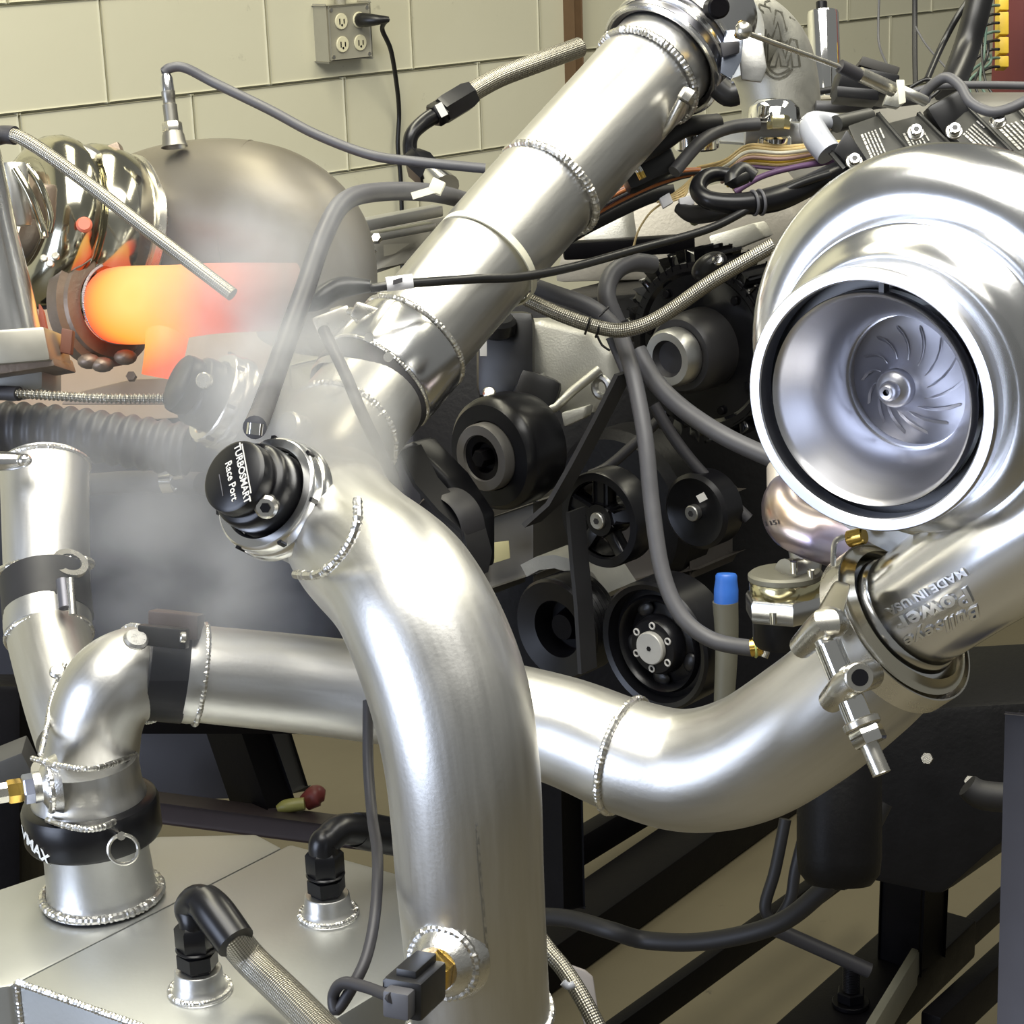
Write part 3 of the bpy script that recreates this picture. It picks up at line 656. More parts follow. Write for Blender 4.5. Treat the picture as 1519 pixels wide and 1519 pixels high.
# lettering runs down the cap
tu = V(.25, -.97, .57); tu = (tu - ba1 * tu.dot(ba1)).normalized(); tv = -ba1.cross(tu); 
if (RC.transposed() @ tv).x < 0: tv = -tv
part(b1, 'lettering', place(text('TURBOSMART', .0078, .0003, .00010, space=.96), bc1 - ba1 * .0004 + tv * .0082 + tu * .003, tu, tv, -ba1), M['greyprint'])
part(b1, 'lettering', place(text('Race Port', .0080, .0003, .00008, space=1.0), bc1 - ba1 * .0004 - tv * .0015 + tu * .004, tu, tv, -ba1), M['greyprint'])
part(b1, 'printed_rule', box(bc1 - ba1 * .0004 + tv * .0125 + tu * .001, tu * .0205, tv * .0004, ba1 * .0002), M['greyprint'])
part(b1, 'printed_rule', box(bc1 - ba1 * .0004 - tv * .0105 + tu * .003, tu * .009, tv * .0003, ba1 * .0002), M['hose'])
bs = P(400, 746, 1.405)
part(b1, 'hex_port', disc(bs, V(-.1, -.25, 1), .0085, .014, 20, .002), M['steel'])
part(b1, 'port_hole', disc(bs + V(-.1, -.25, 1).normalized() * .0142, V(-.1, -.25, 1), .0038, .0006, 6), M['black'])
part(b1, 'port_boss', disc(bs - V(-.1, -.25, 1).normalized() * .012, V(-.1, -.25, 1), .012, .013, 20, .002), M['black'])
part(b1, 'vacuum_nipple', tube([P(377, 645, 1.42), P(379, 628, 1.42)], .0058, 14, 1), M['chrome'])
one('vacuum_hose', tube([P(378, 634, 1.43), P(392, 600, 1.52), P(420, 520, 1.60), P(452, 430, 1.66), P(480, 350, 1.70), P(510, 300, 1.74), P(560, 285, 1.79), P(640, 286, 1.87), P(700, 300, 2.06)], S(16, 1.6), 16, 8), M['hose'], 'grey vacuum hose from the lettered blow-off valve into the pipe bundle', 'hose')
ba2 = V(.80, -.35, -.48).normalized(); bc2 = P(262, 566, 1.78)
b2 = bov('blowoff_valve', 'plain black blow-off valve below the glowing pipe', bc2, ba2, 1.0, False, .20)
part(b2, 'hex_port', disc(P(305, 565, 1.74), V(-.1, 0, 1), .007, .008, 16, .001), M['steel'])

# ================================================================== LEFT PIPES ON THE TANK
ly = thing('outlet_manifold', 'welded two-branch aluminium pipe standing on the ice tank', 'pipe', P(150, 1345, 1.65))
nb = G(152, 1330, TZ); NR = S(80, 1.65); ya = (P(129, 1160, dep(nb) - .029) - nb).normalized()
part(ly, 'neck', lathe([(NR * 1.12, 0), (NR * 1.04, .005), (NR, .012), (NR * .97, .04), (NR * 1.0, .058), (NR * .9, .062)], nb, ya, 56), M['alu_satin'])
part(ly, 'weld_bead', beadring(nb + EV * .004, EV, NR * 1.10, .0048, 90), M['weld'])
cb = nb + ya * .055
YM = tube([cb + ya * .026, cb + ya * .036, cb + ya * .046, cb + ya * .058, cb + ya * .066], [S(86, 1.67), S(83, 1.67), S(79, 1.67), S(78, 1.67), S(76, 1.67)], 48, 8)
part(ly, 'lower_pipe', YM, M['alu'])
br1 = tube([P(118, 1090, 1.70), P(100, 1040, 1.72), P(82, 985, 1.75), P(72, 940, 1.78)], [S(66, 1.7), S(64, 1.72), S(61, 1.75), S(62, 1.78)], 48, 8)
part(ly, 'straight_branch', br1, M['alu'])
br2p = [(134, 1165, 1.675, 70), (136, 1115, 1.66, 70), (144, 1062, 1.645, 70), (165, 1020, 1.64, 71), (198, 1001, 1.65, 71), (236, 996, 1.668, 70)]
br2 = tube([P(a, b, c) for a, b, c, r in br2p], [S(r, c) for a, b, c, r in br2p], 48, 10)
part(ly, 'elbow_branch', br2, M['alu'])
part(ly, 'weld_bead', bead([P(48, 1125, 1.61), P(90, 1136, 1.575), P(140, 1140, 1.57), P(202, 1120, 1.645)], .003), M['weld'])
part(ly, 'weld_bead', bead([P(60, 1120, 1.60), P(68, 1085, 1.62), P(76, 1040, 1.645), P(88, 1005, 1.66), P(96, 985, 1.67)], .003), M['weld'])
part(ly, 'weld_bead', bead([P(70, 1216, 1.60), P(110, 1228, 1.575), P(150, 1228, 1.575), P(196, 1204, 1.645)], .0032), M['weld'])
part(ly, 'weld_bead', beadring(P(208, 999, 1.655), P(236, 996, 1.668) - P(180, 1008, 1.643), S(72, 1.655), .0032, 70), M['weld'])
part(ly, 'weld_boss', disc(P(200, 952, 1.585), V(.35, .65, .65), .010, .006, 20, .002), M['weld'])
part(ly, 'weld_boss', disc(P(86, 1000, 1.66), V(.1, .7, .7), .007, .006, 20, .002), M['weld'])
# sensor bung on the lower pipe
gb = P(72, 1165, 1.60); ga = V(-.93, -.12, .35).normalized()
part(ly, 'sensor_bung', lathe([(.024, -.008), (.022, -.003), (.018, .003), (.0125, .006), (.0125, .012), (0, .012)], gb, ga, 32), M['weld'])
part(ly, 'bung_weld', beadring(gb, ga, .0195, .004, 40), M['weld'])
ps = thing('line_fitting', 'brass and silver line fitting screwed into the left pipe foot', 'fitting', gb + ga * .013)
part(ps, 'adapter', hexa(gb + ga * .010, ga, .012, .010), mat('blue_grey_anodised', (.35, .38, .5), 1, .3))
part(ps, 'brass_nut', hexa(gb + ga * .020, ga, .0095, .012), M['brass'])
part(ps, 'sleeve', tube([gb + ga * .032, gb + ga * .10], .0085, 8, 1), M['steel'])
# quick-release collar
co = thing('quick_clamp', 'black quick-release collar with ring pull at the foot of the left pipes', 'clamp', cb)
CR = S(101, 1.65)
part(co, 'collar_band', lathe([(NR * .95, 0), (CR * .97, 0), (CR, .003), (CR, .028), (CR * .97, .032), (CR * .9, .034), (NR * .95, .034)], cb, ya, 64), M['black'])
part(co, 'pull_ring', ring(P(183, 1260, 1.578), V(.08, -.1, 1), S(22, 1.578), .0016, 32, 8), M['steel'])
part(co, 'pin', tube([P(180, 1240, 1.60), P(180, 1240, 1.575)], .0035, 10, 1), M['steel'])
CBM = lathe([(CR, .0), (CR, .034)], cb, ya, 64)
part(co, 'lettering', decal('VMAX', .0125, .0006, P(50, 1257, 1.61), V(.80, -.6, 0), V(.12, .99, 0), CBM, V(0, 0, -1), off=.0004), M['white'])
# upper left pipe + black clamp
ul = thing('left_riser_pipe', 'vertical aluminium pipe above the black band, half lost in smoke', 'pipe', P(68, 880, 1.82))
part(ul, 'pipe_body', tube([P(70, 868, 1.82), P(68, 780, 1.84), P(66, 690, 1.87)], [S(63, 1.82), S(64, 1.84), S(65, 1.87)], 48, 6), M['alu'])
lax = (P(66, 690, 1.87) - P(70, 868, 1.82)).normalized()
part(ul, 'weld_bead', beadring(P(69, 842, 1.825), (lax + V(0, 0, .25)).normalized(), S(65, 1.825), .005, 70), M['weld'])
part(ul, 'weld_boss', lathe([(.010, 0), (.016, 0), (.016, .004), (.010, .004)], P(103, 838, 1.79), V(.4, .7, .6), 24), M['steel'])
part(ul, 'torn_rim', beadring(P(66, 692, 1.87), lax, S(65, 1.87), .0035, 60), M['weld'])
ct = thing('spring_lever', 'small silver lever resting on the rim of the left riser pipe', 'lever', P(20, 684, 1.8))
part(ct, 'lever_arm', tube([P(-20, 684, 1.8), P(20, 684, 1.8), P(42, 682, 1.8)], [.009, .008, .004], 12, 4), M['alu_pol'])
part(ct, 'tip', ellipsoid(P(36, 683, 1.79), V(.007, 0, 0), V(0, .006, 0), V(0, 0, .006)), M['chrome'])
bx = (P(72, 940, 1.78) - P(69, 850, 1.825)).normalized(); bx = (bx - V(0, 0, .2)).normalized()
kb = thing('band_clamp', 'black band clamp with a bolt on the left riser pipe', 'clamp', P(69, 885, 1.80))
part(kb, 'band', lathe([(S(60, 1.8), -.024), (S(66, 1.8), -.022), (S(66, 1.8), .022), (S(60, 1.8), .024)], P(69, 888, 1.80), bx, 56), M['rubber'])
part(kb, 'bolt', tube([P(104, 858, 1.75), P(108, 912, 1.74)], .0035, 10, 1), M['steel'])
part(kb, 'bolt_tube', tube([P(93, 860, 1.755), P(97, 902, 1.745)], .006, 12, 1), mat('grey_oxide_steel', (.15, .15, .17), .8, .4))
part(ly, 'branch_rim', lathe([(S(58, 1.79), -.012), (S(64, 1.79), -.012), (S(65, 1.79), 0), (S(64, 1.79), .008), (S(60, 1.79), .010)], P(71, 926, 1.785), bx, 56), M['alu_satin'])
part(ly, 'weld_bead', beadring(P(73, 944, 1.78), bx, S(63, 1.78), .0032, 70), M['weld'])

# ================================================================== CROSS PIPE
cpx = [(235, 993, 1.655, 71), (300, 1000, 1.665, 72), (420, 1012, 1.68, 73), (540, 1026, 1.68, 74), (700, 1050, 1.67, 76), (830, 1083, 1.65, 81), (930, 1122, 1.62, 86), (1020, 1143, 1.60, 91), (1110, 1125, 1.57, 96), (1200, 1070, 1.54, 99), (1275, 1010, 1.52, 98), (1310, 978, 1.51, 96)]
cp = thing('cross_pipe', 'long aluminium pipe crossing behind the front elbow and bending up to the turbo', 'pipe', P(700, 1050, 1.64))
CPP = [P(a, b, c) for a, b, c, r in cpx]; CPR = [S(r, c) for a, b, c, r in cpx]
CPM = tube(CPP, CPR, 56, 10)
part(cp, 'pipe_body', CPM, M['alu'])
part(cp, 'weld_bead', beadring(P(297, 1000, 1.665), CPP[2] - CPP[0], S(73, 1.665), .0038, 80), M['weld'])
ax5 = (CPP[6] - CPP[4]).normalized()
part(cp, 'weld_bead', beadring(P(926, 1121, 1.62), (ax5 + V(0, 0, .1)).normalized(), S(87, 1.62), .0042, 80), M['weld'])
part(cp, 'pipe_rim', lathe([(S(68, 1.66), 0), (S(75, 1.66), 0), (S(76, 1.66), .006), (S(74, 1.66), .014)], P(274, 997, 1.66), CPP[2] - CPP[0], 56), M['alu_satin'])
kc = thing('band_clamp', 'black band clamp with latch block joining the cross pipe to the left elbow', 'clamp', P(245, 990, 1.655))
cx = (CPP[2] - CPP[0]).normalized()
part(kc, 'band', lathe([(S(68, 1.66), -.018), (S(77, 1.66), -.016), (S(77, 1.66), .016), (S(68, 1.66), .018)], P(247, 994, 1.658), cx, 56), M['rubber'])
part(kc, 'latch_block', box(P(262, 926, 1.635), cx * .020, V(0, .010, 0), V(0, 0, .018), .002), mat('dark_brown_plastic', (.045, .03, .028), 0, .4))
part(kc, 'latch_block', box(P(243, 944, 1.60), cx * .019, V(0, .008, 0), V(0, 0, .010), .002), M['plastic'])
part(kc, 'bolt', disc(P(267, 945, 1.59), cx, .0045, .005, 14, .001), M['steel'])

one('braided_hose', tube([P(770, 1350, 1.52), P(812, 1408, 1.50), P(838, 1440, 1.49), P(868, 1488, 1.475), P(905, 1560, 1.46)], S(13, 1.49), 18, 8), M['braid'], 'braided steel hose slipping out behind the foot of the front elbow', 'hose')
pk = thing('pale_bracket', 'pale rounded sheet bracket behind the braided hose at the elbow foot', 'bracket', P(870, 1520, 1.56))
part(pk, 'bracket_sheet', prism([P(845, 1432, 1.56), P(868, 1440, 1.56), P(880, 1450, 1.56), P(886, 1490, 1.56), P(902, 1570, 1.56), P(880, 1570, 1.56), P(855, 1480, 1.56)], V(0, 0, -.006), .002), mat('lilac_grey_sheet', (.40, .37, .36), .4, .5))
part(pk, 'clip', tube([P(835, 1457, 1.47), P(843, 1463, 1.47), P(852, 1460, 1.47)], .0028, 10, 4), M['frost'])
# ================================================================== TURBO (big compressor)
TA = math.radians(36)
tw = Vector((math.sin(TA), math.cos(TA), 0)); tu_ = Vector((math.cos(TA), -math.sin(TA), 0)); tv_ = EV
TO = P(1287, 596, 1.35)
tr_ = thing('turbocharger', 'large polished turbocharger compressor facing out with an open bell mouth', 'turbocharger', TO + tw * .1 - EV * .17)
part(tr_, 'inlet_rim', lathe([(.0812, .016), (.0812, .001), (.0822, 0), (.0890, 0), (.0902, .0015), (.0905, .004), (.0905, .012)], TO, tw, 96), M['whitebell'])
part(tr_, 'inlet_gap', lathe([(.0813, .001), (.0813, .020), (.0735, .020)], TO, tw, 96), M['black'])
for an in (86,):
    c = TO + tw * .010 + (tu_ * math.cos(math.radians(an)) + tv_ * math.sin(math.radians(an))) * .0775
    part(tr_, 'gap_web', box(c, tu_ * .0018, tv_ * .0042, tw * .004), M['hose'])
part(tr_, 'bell_mouth', lathe([(.0735, .012), (.0735, .004), (.0728, .0022), (.0716, .003), (.0690, .008), (.0640, .017), (.0580, .028), (.0530, .038), (.0495, .048), (.0480, .056), (.0478, .066), (.0465, .066), (.0465, .105)], TO, tw, 96), mat('machined_bell', (.58, .58, .61), 1, .30, .04, 1, .04, stretch=(900, 2, 1)))
M['glossblack'] = mat('gloss_black', (.006, .006, .007), 0, .16, .2, 40, .04, spec=.6)
hub = mat('machined_hub', (.50, .50, .54), 1, .36, .04, 20, .05)
part(tr_, 'wheel_hub', lathe([(.0, .044), (.012, .044), (.0135, .046), (.0155, .050), (.0210, .058), (.030, .066), (.0385, .071), (.0470, .074)], TO, tw, 56), hub)
part(tr_, 'wheel_nut', lathe([(.0022, .028), (.0045, .0275), (.0062, .029), (.0068, .032), (.0068, .036), (.0078, .0365), (.0118, .038), (.0135, .041), (.0135, .047)], TO, tw, 40), hub)
part(tr_, 'nut_socket', lathe([(.0, .0305), (.0024, .0305), (.0024, .0277)], TO, tw, 6), M['black'])
for k in range(14):
    a0 = 2 * PI * k / 14; m = MB(); vs = []
    for i in range(5):
        h = .0535 + .0165 * i / 4; an = a0 + .55 * (i / 4) ** 1.2
        e = tu_ * math.cos(an) + tv_ * math.sin(an); ri = .0150 + .022 * (i / 4)
        for r in (ri, ri + .0026):
            for s_ in (-.0004, .0004): vs.append(TO + tw * h + e * r + (tv_ * math.cos(an) - tu_ * math.sin(an)) * s_)
    fs = []
    for i in range(4):
        b, c = i * 4, i * 4 + 4
        fs += [[b, b + 2, c + 2, c], [b + 1, c + 1, c + 3, b + 3], [b + 2, b + 3, c + 3, c + 2], [b, c, c + 1, b + 1]]
    fs += [[0, 1, 3, 2], [16, 18, 19, 17]]
    part(tr_, 'compressor_blade', m.add(vs, fs), hub)
part(tr_, 'inlet_body', lathe([(.0905, .012), (.0905, .030), (.0900, .034), (.0905, .040), (.0935, .050), (.1000, .060), (.1080, .068), (.1110, .074), (.1110, .084), (.115, .088), (.121, .094)], TO, tw, 96), M['alu_pol'])
TC = TO + tw * .108
def tp(th, R): return TC + (tu_ * math.cos(th) + tv_ * math.sin(th)) * R
sc_p, sc_r = [], []
for k in range(15):
    s = k / 14; th = math.radians(222 - s * 262)
    r = .026 + .026 * s; R = .108 + .024 * s
    sc_p.append(tp(th, R)); sc_r.append(r)
ex = (-tu_ * .75 - tv_ * .66).normalized()
VB = sc_p[-1] + ex * .165
sc_p += [sc_p[-1] + ex * .05, sc_p[-1] + ex * .10, VB - ex * .012]; sc_r += [.050, .047, .0455]
VOL = tube(sc_p, sc_r, 48, 8)
part(tr_, 'volute', VOL, M['alu_pol'])
part(tr_, 'back_plate', lathe([(.0, .118), (.150, .118), (.152, .122), (.152, .132), (.145, .135), (0, .135)], TO, tw, 72), M['alu_satin'])
part(tr_, 'web_rib', tube([tp(math.radians(15), .10) - tw * .03, tp(math.radians(40), .118) - tw * .036], [.006, .004], 12, 1), M['alu_pol'])
part(tr_, 'lettering', decal('Bullseye', .0132, .0018, P(1404, 932, 1.42), V(-.87, -.49, 0), V(.49, -.87, 0), VOL, V(0, 0, -1), .0003, .15, 1.18), M['lens'])
part(tr_, 'lettering', decal('Power', .0180, .0018, P(1389, 906, 1.42), V(-.87, -.49, 0), V(.49, -.87, 0), VOL, V(0, 0, -1), .0004, .0, 1.05), M['lens'])
part(tr_, 'lettering', decal('MADE IN USA', .0086, .0015, P(1377, 879, 1.42), V(-.82, -.57, 0), V(.57, -.82, 0), VOL, V(0, 0, -1), .0002, .0, 1.05), M['lens'])
part(tr_, 'outlet_lip', lathe([(.0455, -.014), (.0475, -.012), (.0485, -.006), (.056, -.003), (.058, -.001), (.058, .003), (.046, .003)], VB, ex, 64), M['alu_pol'])
# V-band
vb = thing('v_band_clamp', 'steel v-band clamp with long tee bolt joining turbo outlet and cross pipe', 'clamp', VB)
part(vb, 'band', lathe([(.054, .016), (.0585, .012), (.0610, .010), (.0640, .0095), (.0640, -.0055), (.0610, -.006), (.0585, -.008), (.0545, -.012)], VB + ex * .002, ex, 72), mat('warm_stainless', (.66, .62, .50), 1, .22, .06, 20, .05))
part(vb, 'outer_strap', lathe([(.0655, .012), (.0668, .012), (.0668, -.008), (.0655, -.008), (.0655, .012)], VB + ex * .002 + V(0, -.003, 0), ex, 72), M['steel'])
part(vb, 'mating_flange', lathe([(.047, .0035), (.057, .0035), (.0575, .008), (.050, .012), (.0505, .03)], VB, ex, 64), M['alu_satin'])
tb_ = [P(1215, 935, 1.425), P(1240, 990, 1.42), P(1285, 1088, 1.405), P(1308, 1148, 1.395)]
bd = (tb_[3] - tb_[0]).normalized()
part(vb, 'tee_bolt', tube([tb_[0], tb_[3]], .0066, 16, 1, rfun=lambda L, i: 1 + .04 * (i % 2), step=.0012), M['steel'])
part(vb, 'bolt_sleeve', tube([P(1228, 955, 1.42), P(1278, 1078, 1.405)], .0098, 18, 1), M['chrome'])
part(vb, 'nut', hexa(P(1282, 1080, 1.40), bd, .0125, .012, .4), M['chrome'])
part(vb, 'washer', disc(P(1276, 1068, 1.402), bd, .0135, .006, 24, .001), M['steel'])
part(vb, 'trunnion', tube([P(1188, 960, 1.45), P(1225, 925, 1.42), P(1240, 925, 1.43)], [.009, .0115, .010], 16, 4), M['steel'])
part(vb, 'trunnion', tube([P(1232, 1040, 1.425), P(1262, 1010, 1.40), P(1290, 1000, 1.42)], [.009, .011, .011], 16, 4), M['steel'])
part(vb, 'barrel', disc(P(1272, 1004, 1.395) , V(.1, 0, 1), .0105, .006, 24, .001), M['steel'])
part(vb, 'barrel_bore', disc(P(1272, 1004, 1.395) + V(.1, 0, 1) * .0058, V(.1, 0, 1), .0060, .0008, 18), M['black'])
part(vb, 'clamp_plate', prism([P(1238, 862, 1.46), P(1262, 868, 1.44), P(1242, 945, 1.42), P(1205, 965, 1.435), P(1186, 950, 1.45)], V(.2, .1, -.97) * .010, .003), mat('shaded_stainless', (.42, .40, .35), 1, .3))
part(vb, 'link_ear', disc(P(1258, 800, 1.50), V(.7, .2, .5), .0065, .014, 20, .001), M['brass'])
part(vb, 'link_wire', tube([P(1252, 796, 1.49), P(1238, 806, 1.49), P(1236, 840, 1.49)], .0022, 8, 5), M['steel'])

# wastegate and hot pipe behind the turbo
wg = thing('wastegate', 'silver wastegate with gold band on a black body below the blue-tinted pipe', 'wastegate', P(1165, 960, 1.78))
wa_ = V(-.06, .97, .22).normalized(); wc = P(1168, 955, 1.78)
part(wg, 'lower_body', lathe([(0, 0), (.028, 0), (.030, .004), (.030, .030), (.026, .034)], wc, wa_, 40), M['black'])
part(wg, 'hex_flange', lathe([(.026, .026), (.037, .026), (.038, .028), (.038, .042), (.036, .046), (.030, .048)], wc, wa_, 6, .2), M['alu_pol'])
part(wg, 'gold_band', lathe([(.030, .044), (.0315, .046), (.0315, .058), (.030, .060)], wc, wa_, 40), mat('gold_anodised', (.75, .70, .45), 1, .18))
part(wg, 'top_rim', lathe([(.030, .058), (.0325, .060), (.0325, .064), (.030, .066), (.0, .063)], wc, wa_, 40), M['olive'])
part(wg, 'valve_neck', tube([wc + wa_ * .062, P(1195, 845, 1.78), P(1190, 800, 1.79)], [.015, .014, .014], 20, 3), M['alu_satin'])
for q in ((1178, 850), (1203, 862), (1147, 925)): part(wg, 'cap_screw', disc(P(*q, 1.745), wa_, .0032, .010, 10), M['chrome'])
hp = thing('heat_tinted_pipe', 'violet and straw heat tinted pipe tucked under the turbo bell', 'pipe', P(1200, 800, 1.74))
part(hp, 'pipe_body', tube([P(1165, 722, 1.80), P(1163, 750, 1.78), P(1178, 778, 1.76), P(1230, 800, 1.74), P(1290, 815, 1.70), P(1360, 810, 1.68)], [.014, .020, .0225, .0225, .021, .020], 28, 8), M['heat'])
part(hp, 'stamped_number', decal('1151', .0060, .0005, P(1148, 776, 1.74), V(.95, .2, .3), V(-.25, .97, 0), tube([P(1165, 722, 1.80), P(1163, 750, 1.78), P(1178, 778, 1.76), P(1230, 800, 1.74)], [.014, .020, .0225, .0225], 28, 8), V(0, 0, -1)), M['hosedark'])
part(hp, 'stub', tube([P(1160, 695, 1.82), P(1164, 728, 1.80)], [.014, .016], 20, 1), mat('pale_oxide', (.6, .55, .5), .6, .45))
part(hp, 'flange_block', box(P(1320, 815, 1.62), V(.022, 0, 0), V(0, .010, 0), V(0, 0, .012), .003), M['heat'])
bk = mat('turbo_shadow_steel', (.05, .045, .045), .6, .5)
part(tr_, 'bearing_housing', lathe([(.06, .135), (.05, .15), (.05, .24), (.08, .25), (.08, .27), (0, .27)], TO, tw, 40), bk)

# ================================================================== ENGINE
eb = thing('engine_block', 'black engine block and front cover behind the pulleys', 'engine', P(930, 1100, 2.4))
def plate(pts, d, th=.02, bev=.006): return prism([P(a, b, d) for a, b in pts], EW * th, bev)
part(eb, 'front_cover', plate([(600, 560), (760, 450), (1000, 430), (1200, 430), (1260, 620), (1260, 900), (1150, 1080), (960, 1110), (760, 1060), (640, 900)], 2.36, .35), M['engine'])
part(eb, 'timing_cover', lathe([(0, -.02), (.09, -.02), (.10, -.01), (.10, .03)], P(930, 760, 2.32), EW, 40), M['engine'])
part(eb, 'casting_rib', tube([P(975, 625, 2.2), P(955, 645, 2.2), P(905, 690, 2.2), P(875, 705, 2.2)], .006, 10, 4), M['hosedark'])
part(eb, 'casting_boss', box(P(785, 800, 2.3), V(.03, .01, 0), V(0, .04, 0), EW * .03, .008), mat('grey_casting', (.10, .095, .085), .3, .5))
part(eb, 'casting_boss', box(P(990, 800, 2.3), V(.05, .01, 0), V(0, .035, 0), EW * .03, .01), mat('grey_casting_dark', (.07, .062, .055), .3, .5))
part(eb, 'tag_plate', prism([P(718, 835, 2.25), P(722, 806, 2.25), P(755, 802, 2.25), P(757, 828, 2.25), P(735, 835, 2.25)], V(0, 0, -.004), .001), mat('yellowed_tag', (.42, .38, .2), 0, .5))
def hd_(nm, pts, d, m, th=.04): part(eh, nm, prism([P(a, b, d) for a, b in pts], EW * th, .006), m)
eh = thing('cylinder_head', 'pale bare aluminium cylinder head below the wiring', 'cylinder head', P(980, 380, 2.45))
hd_('head_casting', [(820, 420), (840, 345), (930, 300), (1010, 285), (1160, 285), (1190, 330), (1150, 400), (1000, 415)], 2.45, M['head'], .3)
part(eh, 'port_face', prism([P(862, 330, 2.36), P(925, 300, 2.36), P(935, 370, 2.36), P(868, 388, 2.36)], EW * .02, .008), M['alu_cast'])
part(eh, 'port_face', prism([P(1050, 350, 2.36), P(1120, 330, 2.36), P(1135, 352, 2.36), P(1060, 382, 2.36)], EW * .02, .003), M['alu_cast'])
part(eh, 'stud', disc(P(1030, 328, 2.3), V(0, .2, 1), .006, .01, 12, .001), mat('greenish_brass', (.5, .5, .25), .8, .3))
part(eh, 'valley_rail', beam(P(835, 372, 2.3), P(1030, 360, 2.3), EV, .02, .02, .004), M['blackmetal'])
vc = thing('valve_cover', 'grey valve cover casting behind the coil packs', 'valve cover', P(1350, 260, 2.2))
part(vc, 'cover', prism([P(1130, 215, 2.2), P(1300, 150, 2.25), P(1560, 150, 2.25), P(1560, 290, 2.15), P(1200, 300, 2.15)], EW * .12, .01), mat('grey_cover', (.16, .155, .14), .3, .5))
# intake valley: light metal rails seen left of the slanted pipe
ir = thing('intake_runner', 'pale aluminium rail between smoke and slanted pipe', 'rail', P(560, 345, 2.4))
part(ir, 'upper_bar', beam(P(505, 340, 2.35), P(650, 312, 2.45), EV, .02, .014, .003), M['alu_satin'])
part(ir, 'lower_bar', beam(P(495, 362, 2.35), P(640, 335, 2.45), EV, .02, .010, .003), M['alu_satin'])
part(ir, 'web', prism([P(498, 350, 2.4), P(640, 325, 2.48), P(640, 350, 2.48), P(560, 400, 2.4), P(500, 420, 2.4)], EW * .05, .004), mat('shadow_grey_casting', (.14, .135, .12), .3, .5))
for q in ((540, 362), (560, 356), (530, 372), (552, 374)): part(ir, 'bolt', hexa(P(*q, 2.33), V(-.2, .3, 1), .006, .008), M['steel'])

def pulley(nm, label, px, py, d, prof, m, group=None):
    c = P(px, py, d); t = thing(nm, label, 'pulley', c)
    part(t, 'wheel', lathe([(S(r, d), h) for r, h in prof], c, EW, 64), m)
    return t, c
# alternator
al = thing('alternator', 'black alternator with grey-ringed pulley left of the belt', 'alternator', P(740, 760, 2.1))
ac = P(713, 680, 2.02)
part(al, 'housing', lathe([(S(54, 2), .012), (S(78, 2), .012), (S(86, 2), .018), (S(88, 2), .024), (S(88, 2), .05), (S(80, 2), .07), (0, .07)], ac, EW, 48), M['black'])
part(al, 'pulley_wheel', lathe([(0, .012), (S(20, 2), .012), (S(24, 2), .004), (S(36, 2), .002)], ac, EW, 48), M['blackmetal'])
part(al, 'pulley_ring', lathe([(S(34, 2), .003), (S(36, 2), 0), (S(50, 2), 0), (S(52, 2), .003), (S(52, 2), .014)], ac, EW, 48), mat('worn_grey_rubber', (.10, .095, .09), .1, .5))
part(al, 'nut', hexa(ac - EW * .004, EW, S(14, 2), .018), M['blackmetal'])
part(al, 'shine_bolt', disc(P(771, 640, 2.03), V(0, .2, 1), .006, .01, 12, .002), M['chrome'])
part(al, 'shine_bolt', disc(P(726, 585, 2.05), V(0, .5, 1), .007, .006, 12, .002), M['steel'])
# coolant housing block above the alternator
ch = thing('sensor_housing', 'black ribbed sensor housing above the alternator pulley', 'housing', P(750, 560, 2.1))
part(ch, 'block', box(P(750, 530, 2.12), V(.030, 0, .01), V(0, .045, 0), V(0, 0, .04), .012), M['plastic'])
part(ch, 'neck', disc(P(735, 495, 2.08), V(.1, .8, .5), .020, .02, 24, .004), M['plastic'])
part(ch, 'tag_mark', box(P(717, 515, 2.04), V(.0035, 0, 0), V(0, .009, 0), V(0, 0, .002)), M['greyprint'])
part(ch, 'arm', box(P(790, 600, 2.1), V(.022, -.008, 0), V(.01, .03, 0), V(0, 0, .03), .01), M['plastic'])
# aluminium bracket
br = thing('accessory_bracket', 'pale cast aluminium bracket with ribs beside the dark belt', 'bracket', P(850, 600, 2.2))
part(br, 'casting', plate([(758, 478), (800, 476), (870, 492), (905, 525), (908, 575), (885, 612), (838, 622), (812, 590), (790, 565), (760, 540)], 2.10, .03), M['alu_cast'])
part(br, 'rib', tube([P(890, 548, 2.075), P(852, 578, 2.075), P(824, 604, 2.075), P(785, 616, 2.075)], [.005] * 4, 10, 1), M['alu_cast'])
part(br, 'rib', tube([P(802, 555, 2.08), P(814, 580, 2.08), P(824, 602, 2.08)], [.004] * 3, 10, 1), M['alu_cast'])
part(br, 'arm', plate([(832, 612), (870, 602), (866, 620), (836, 634)], 2.06, .012, .002), M['alu_cast'])
part(br, 'bolt_eye', ring(P(893, 575, 2.08), EW, .010, .004, 24, 8), M['alu_satin'])
# gear / belt drive
gc = P(1042, 515, 2.16)
gr = thing('toothed_drive_wheel', 'black toothed drive wheel with stepped hub beside the braided hose', 'gear', gc)
GR = S(136, 2.16)
part(gr, 'wheel', lathe([(0, .0), (GR * .8, 0), (GR * .84, -.004), (GR * .93, -.004), (GR * .95, 0), (GR * .95, .045), (0, .045)], gc, EW, 64), M['glossblack'])
for k in range(26):
    a = 2 * PI * k / 26; e = EU * math.cos(a) + EV * math.sin(a); f = EV * math.cos(a) - EU * math.sin(a)
    part(gr, 'tooth', box(gc + e * GR * .975 + EW * .02, e * GR * .07, f * GR * .060, EW * .022, .003), M['glossblack'])
part(gr, 'drum', lathe([(0, -.045), (S(52, 2.2), -.045), (S(58, 2.2), -.040), (S(60, 2.2), 0)], gc + EU * .004 - EW * .0, EW, 56), mat('soft_black_drum', (.022, .021, .022), 0, .4))
hb = gc - EW * .066 + EU * .004
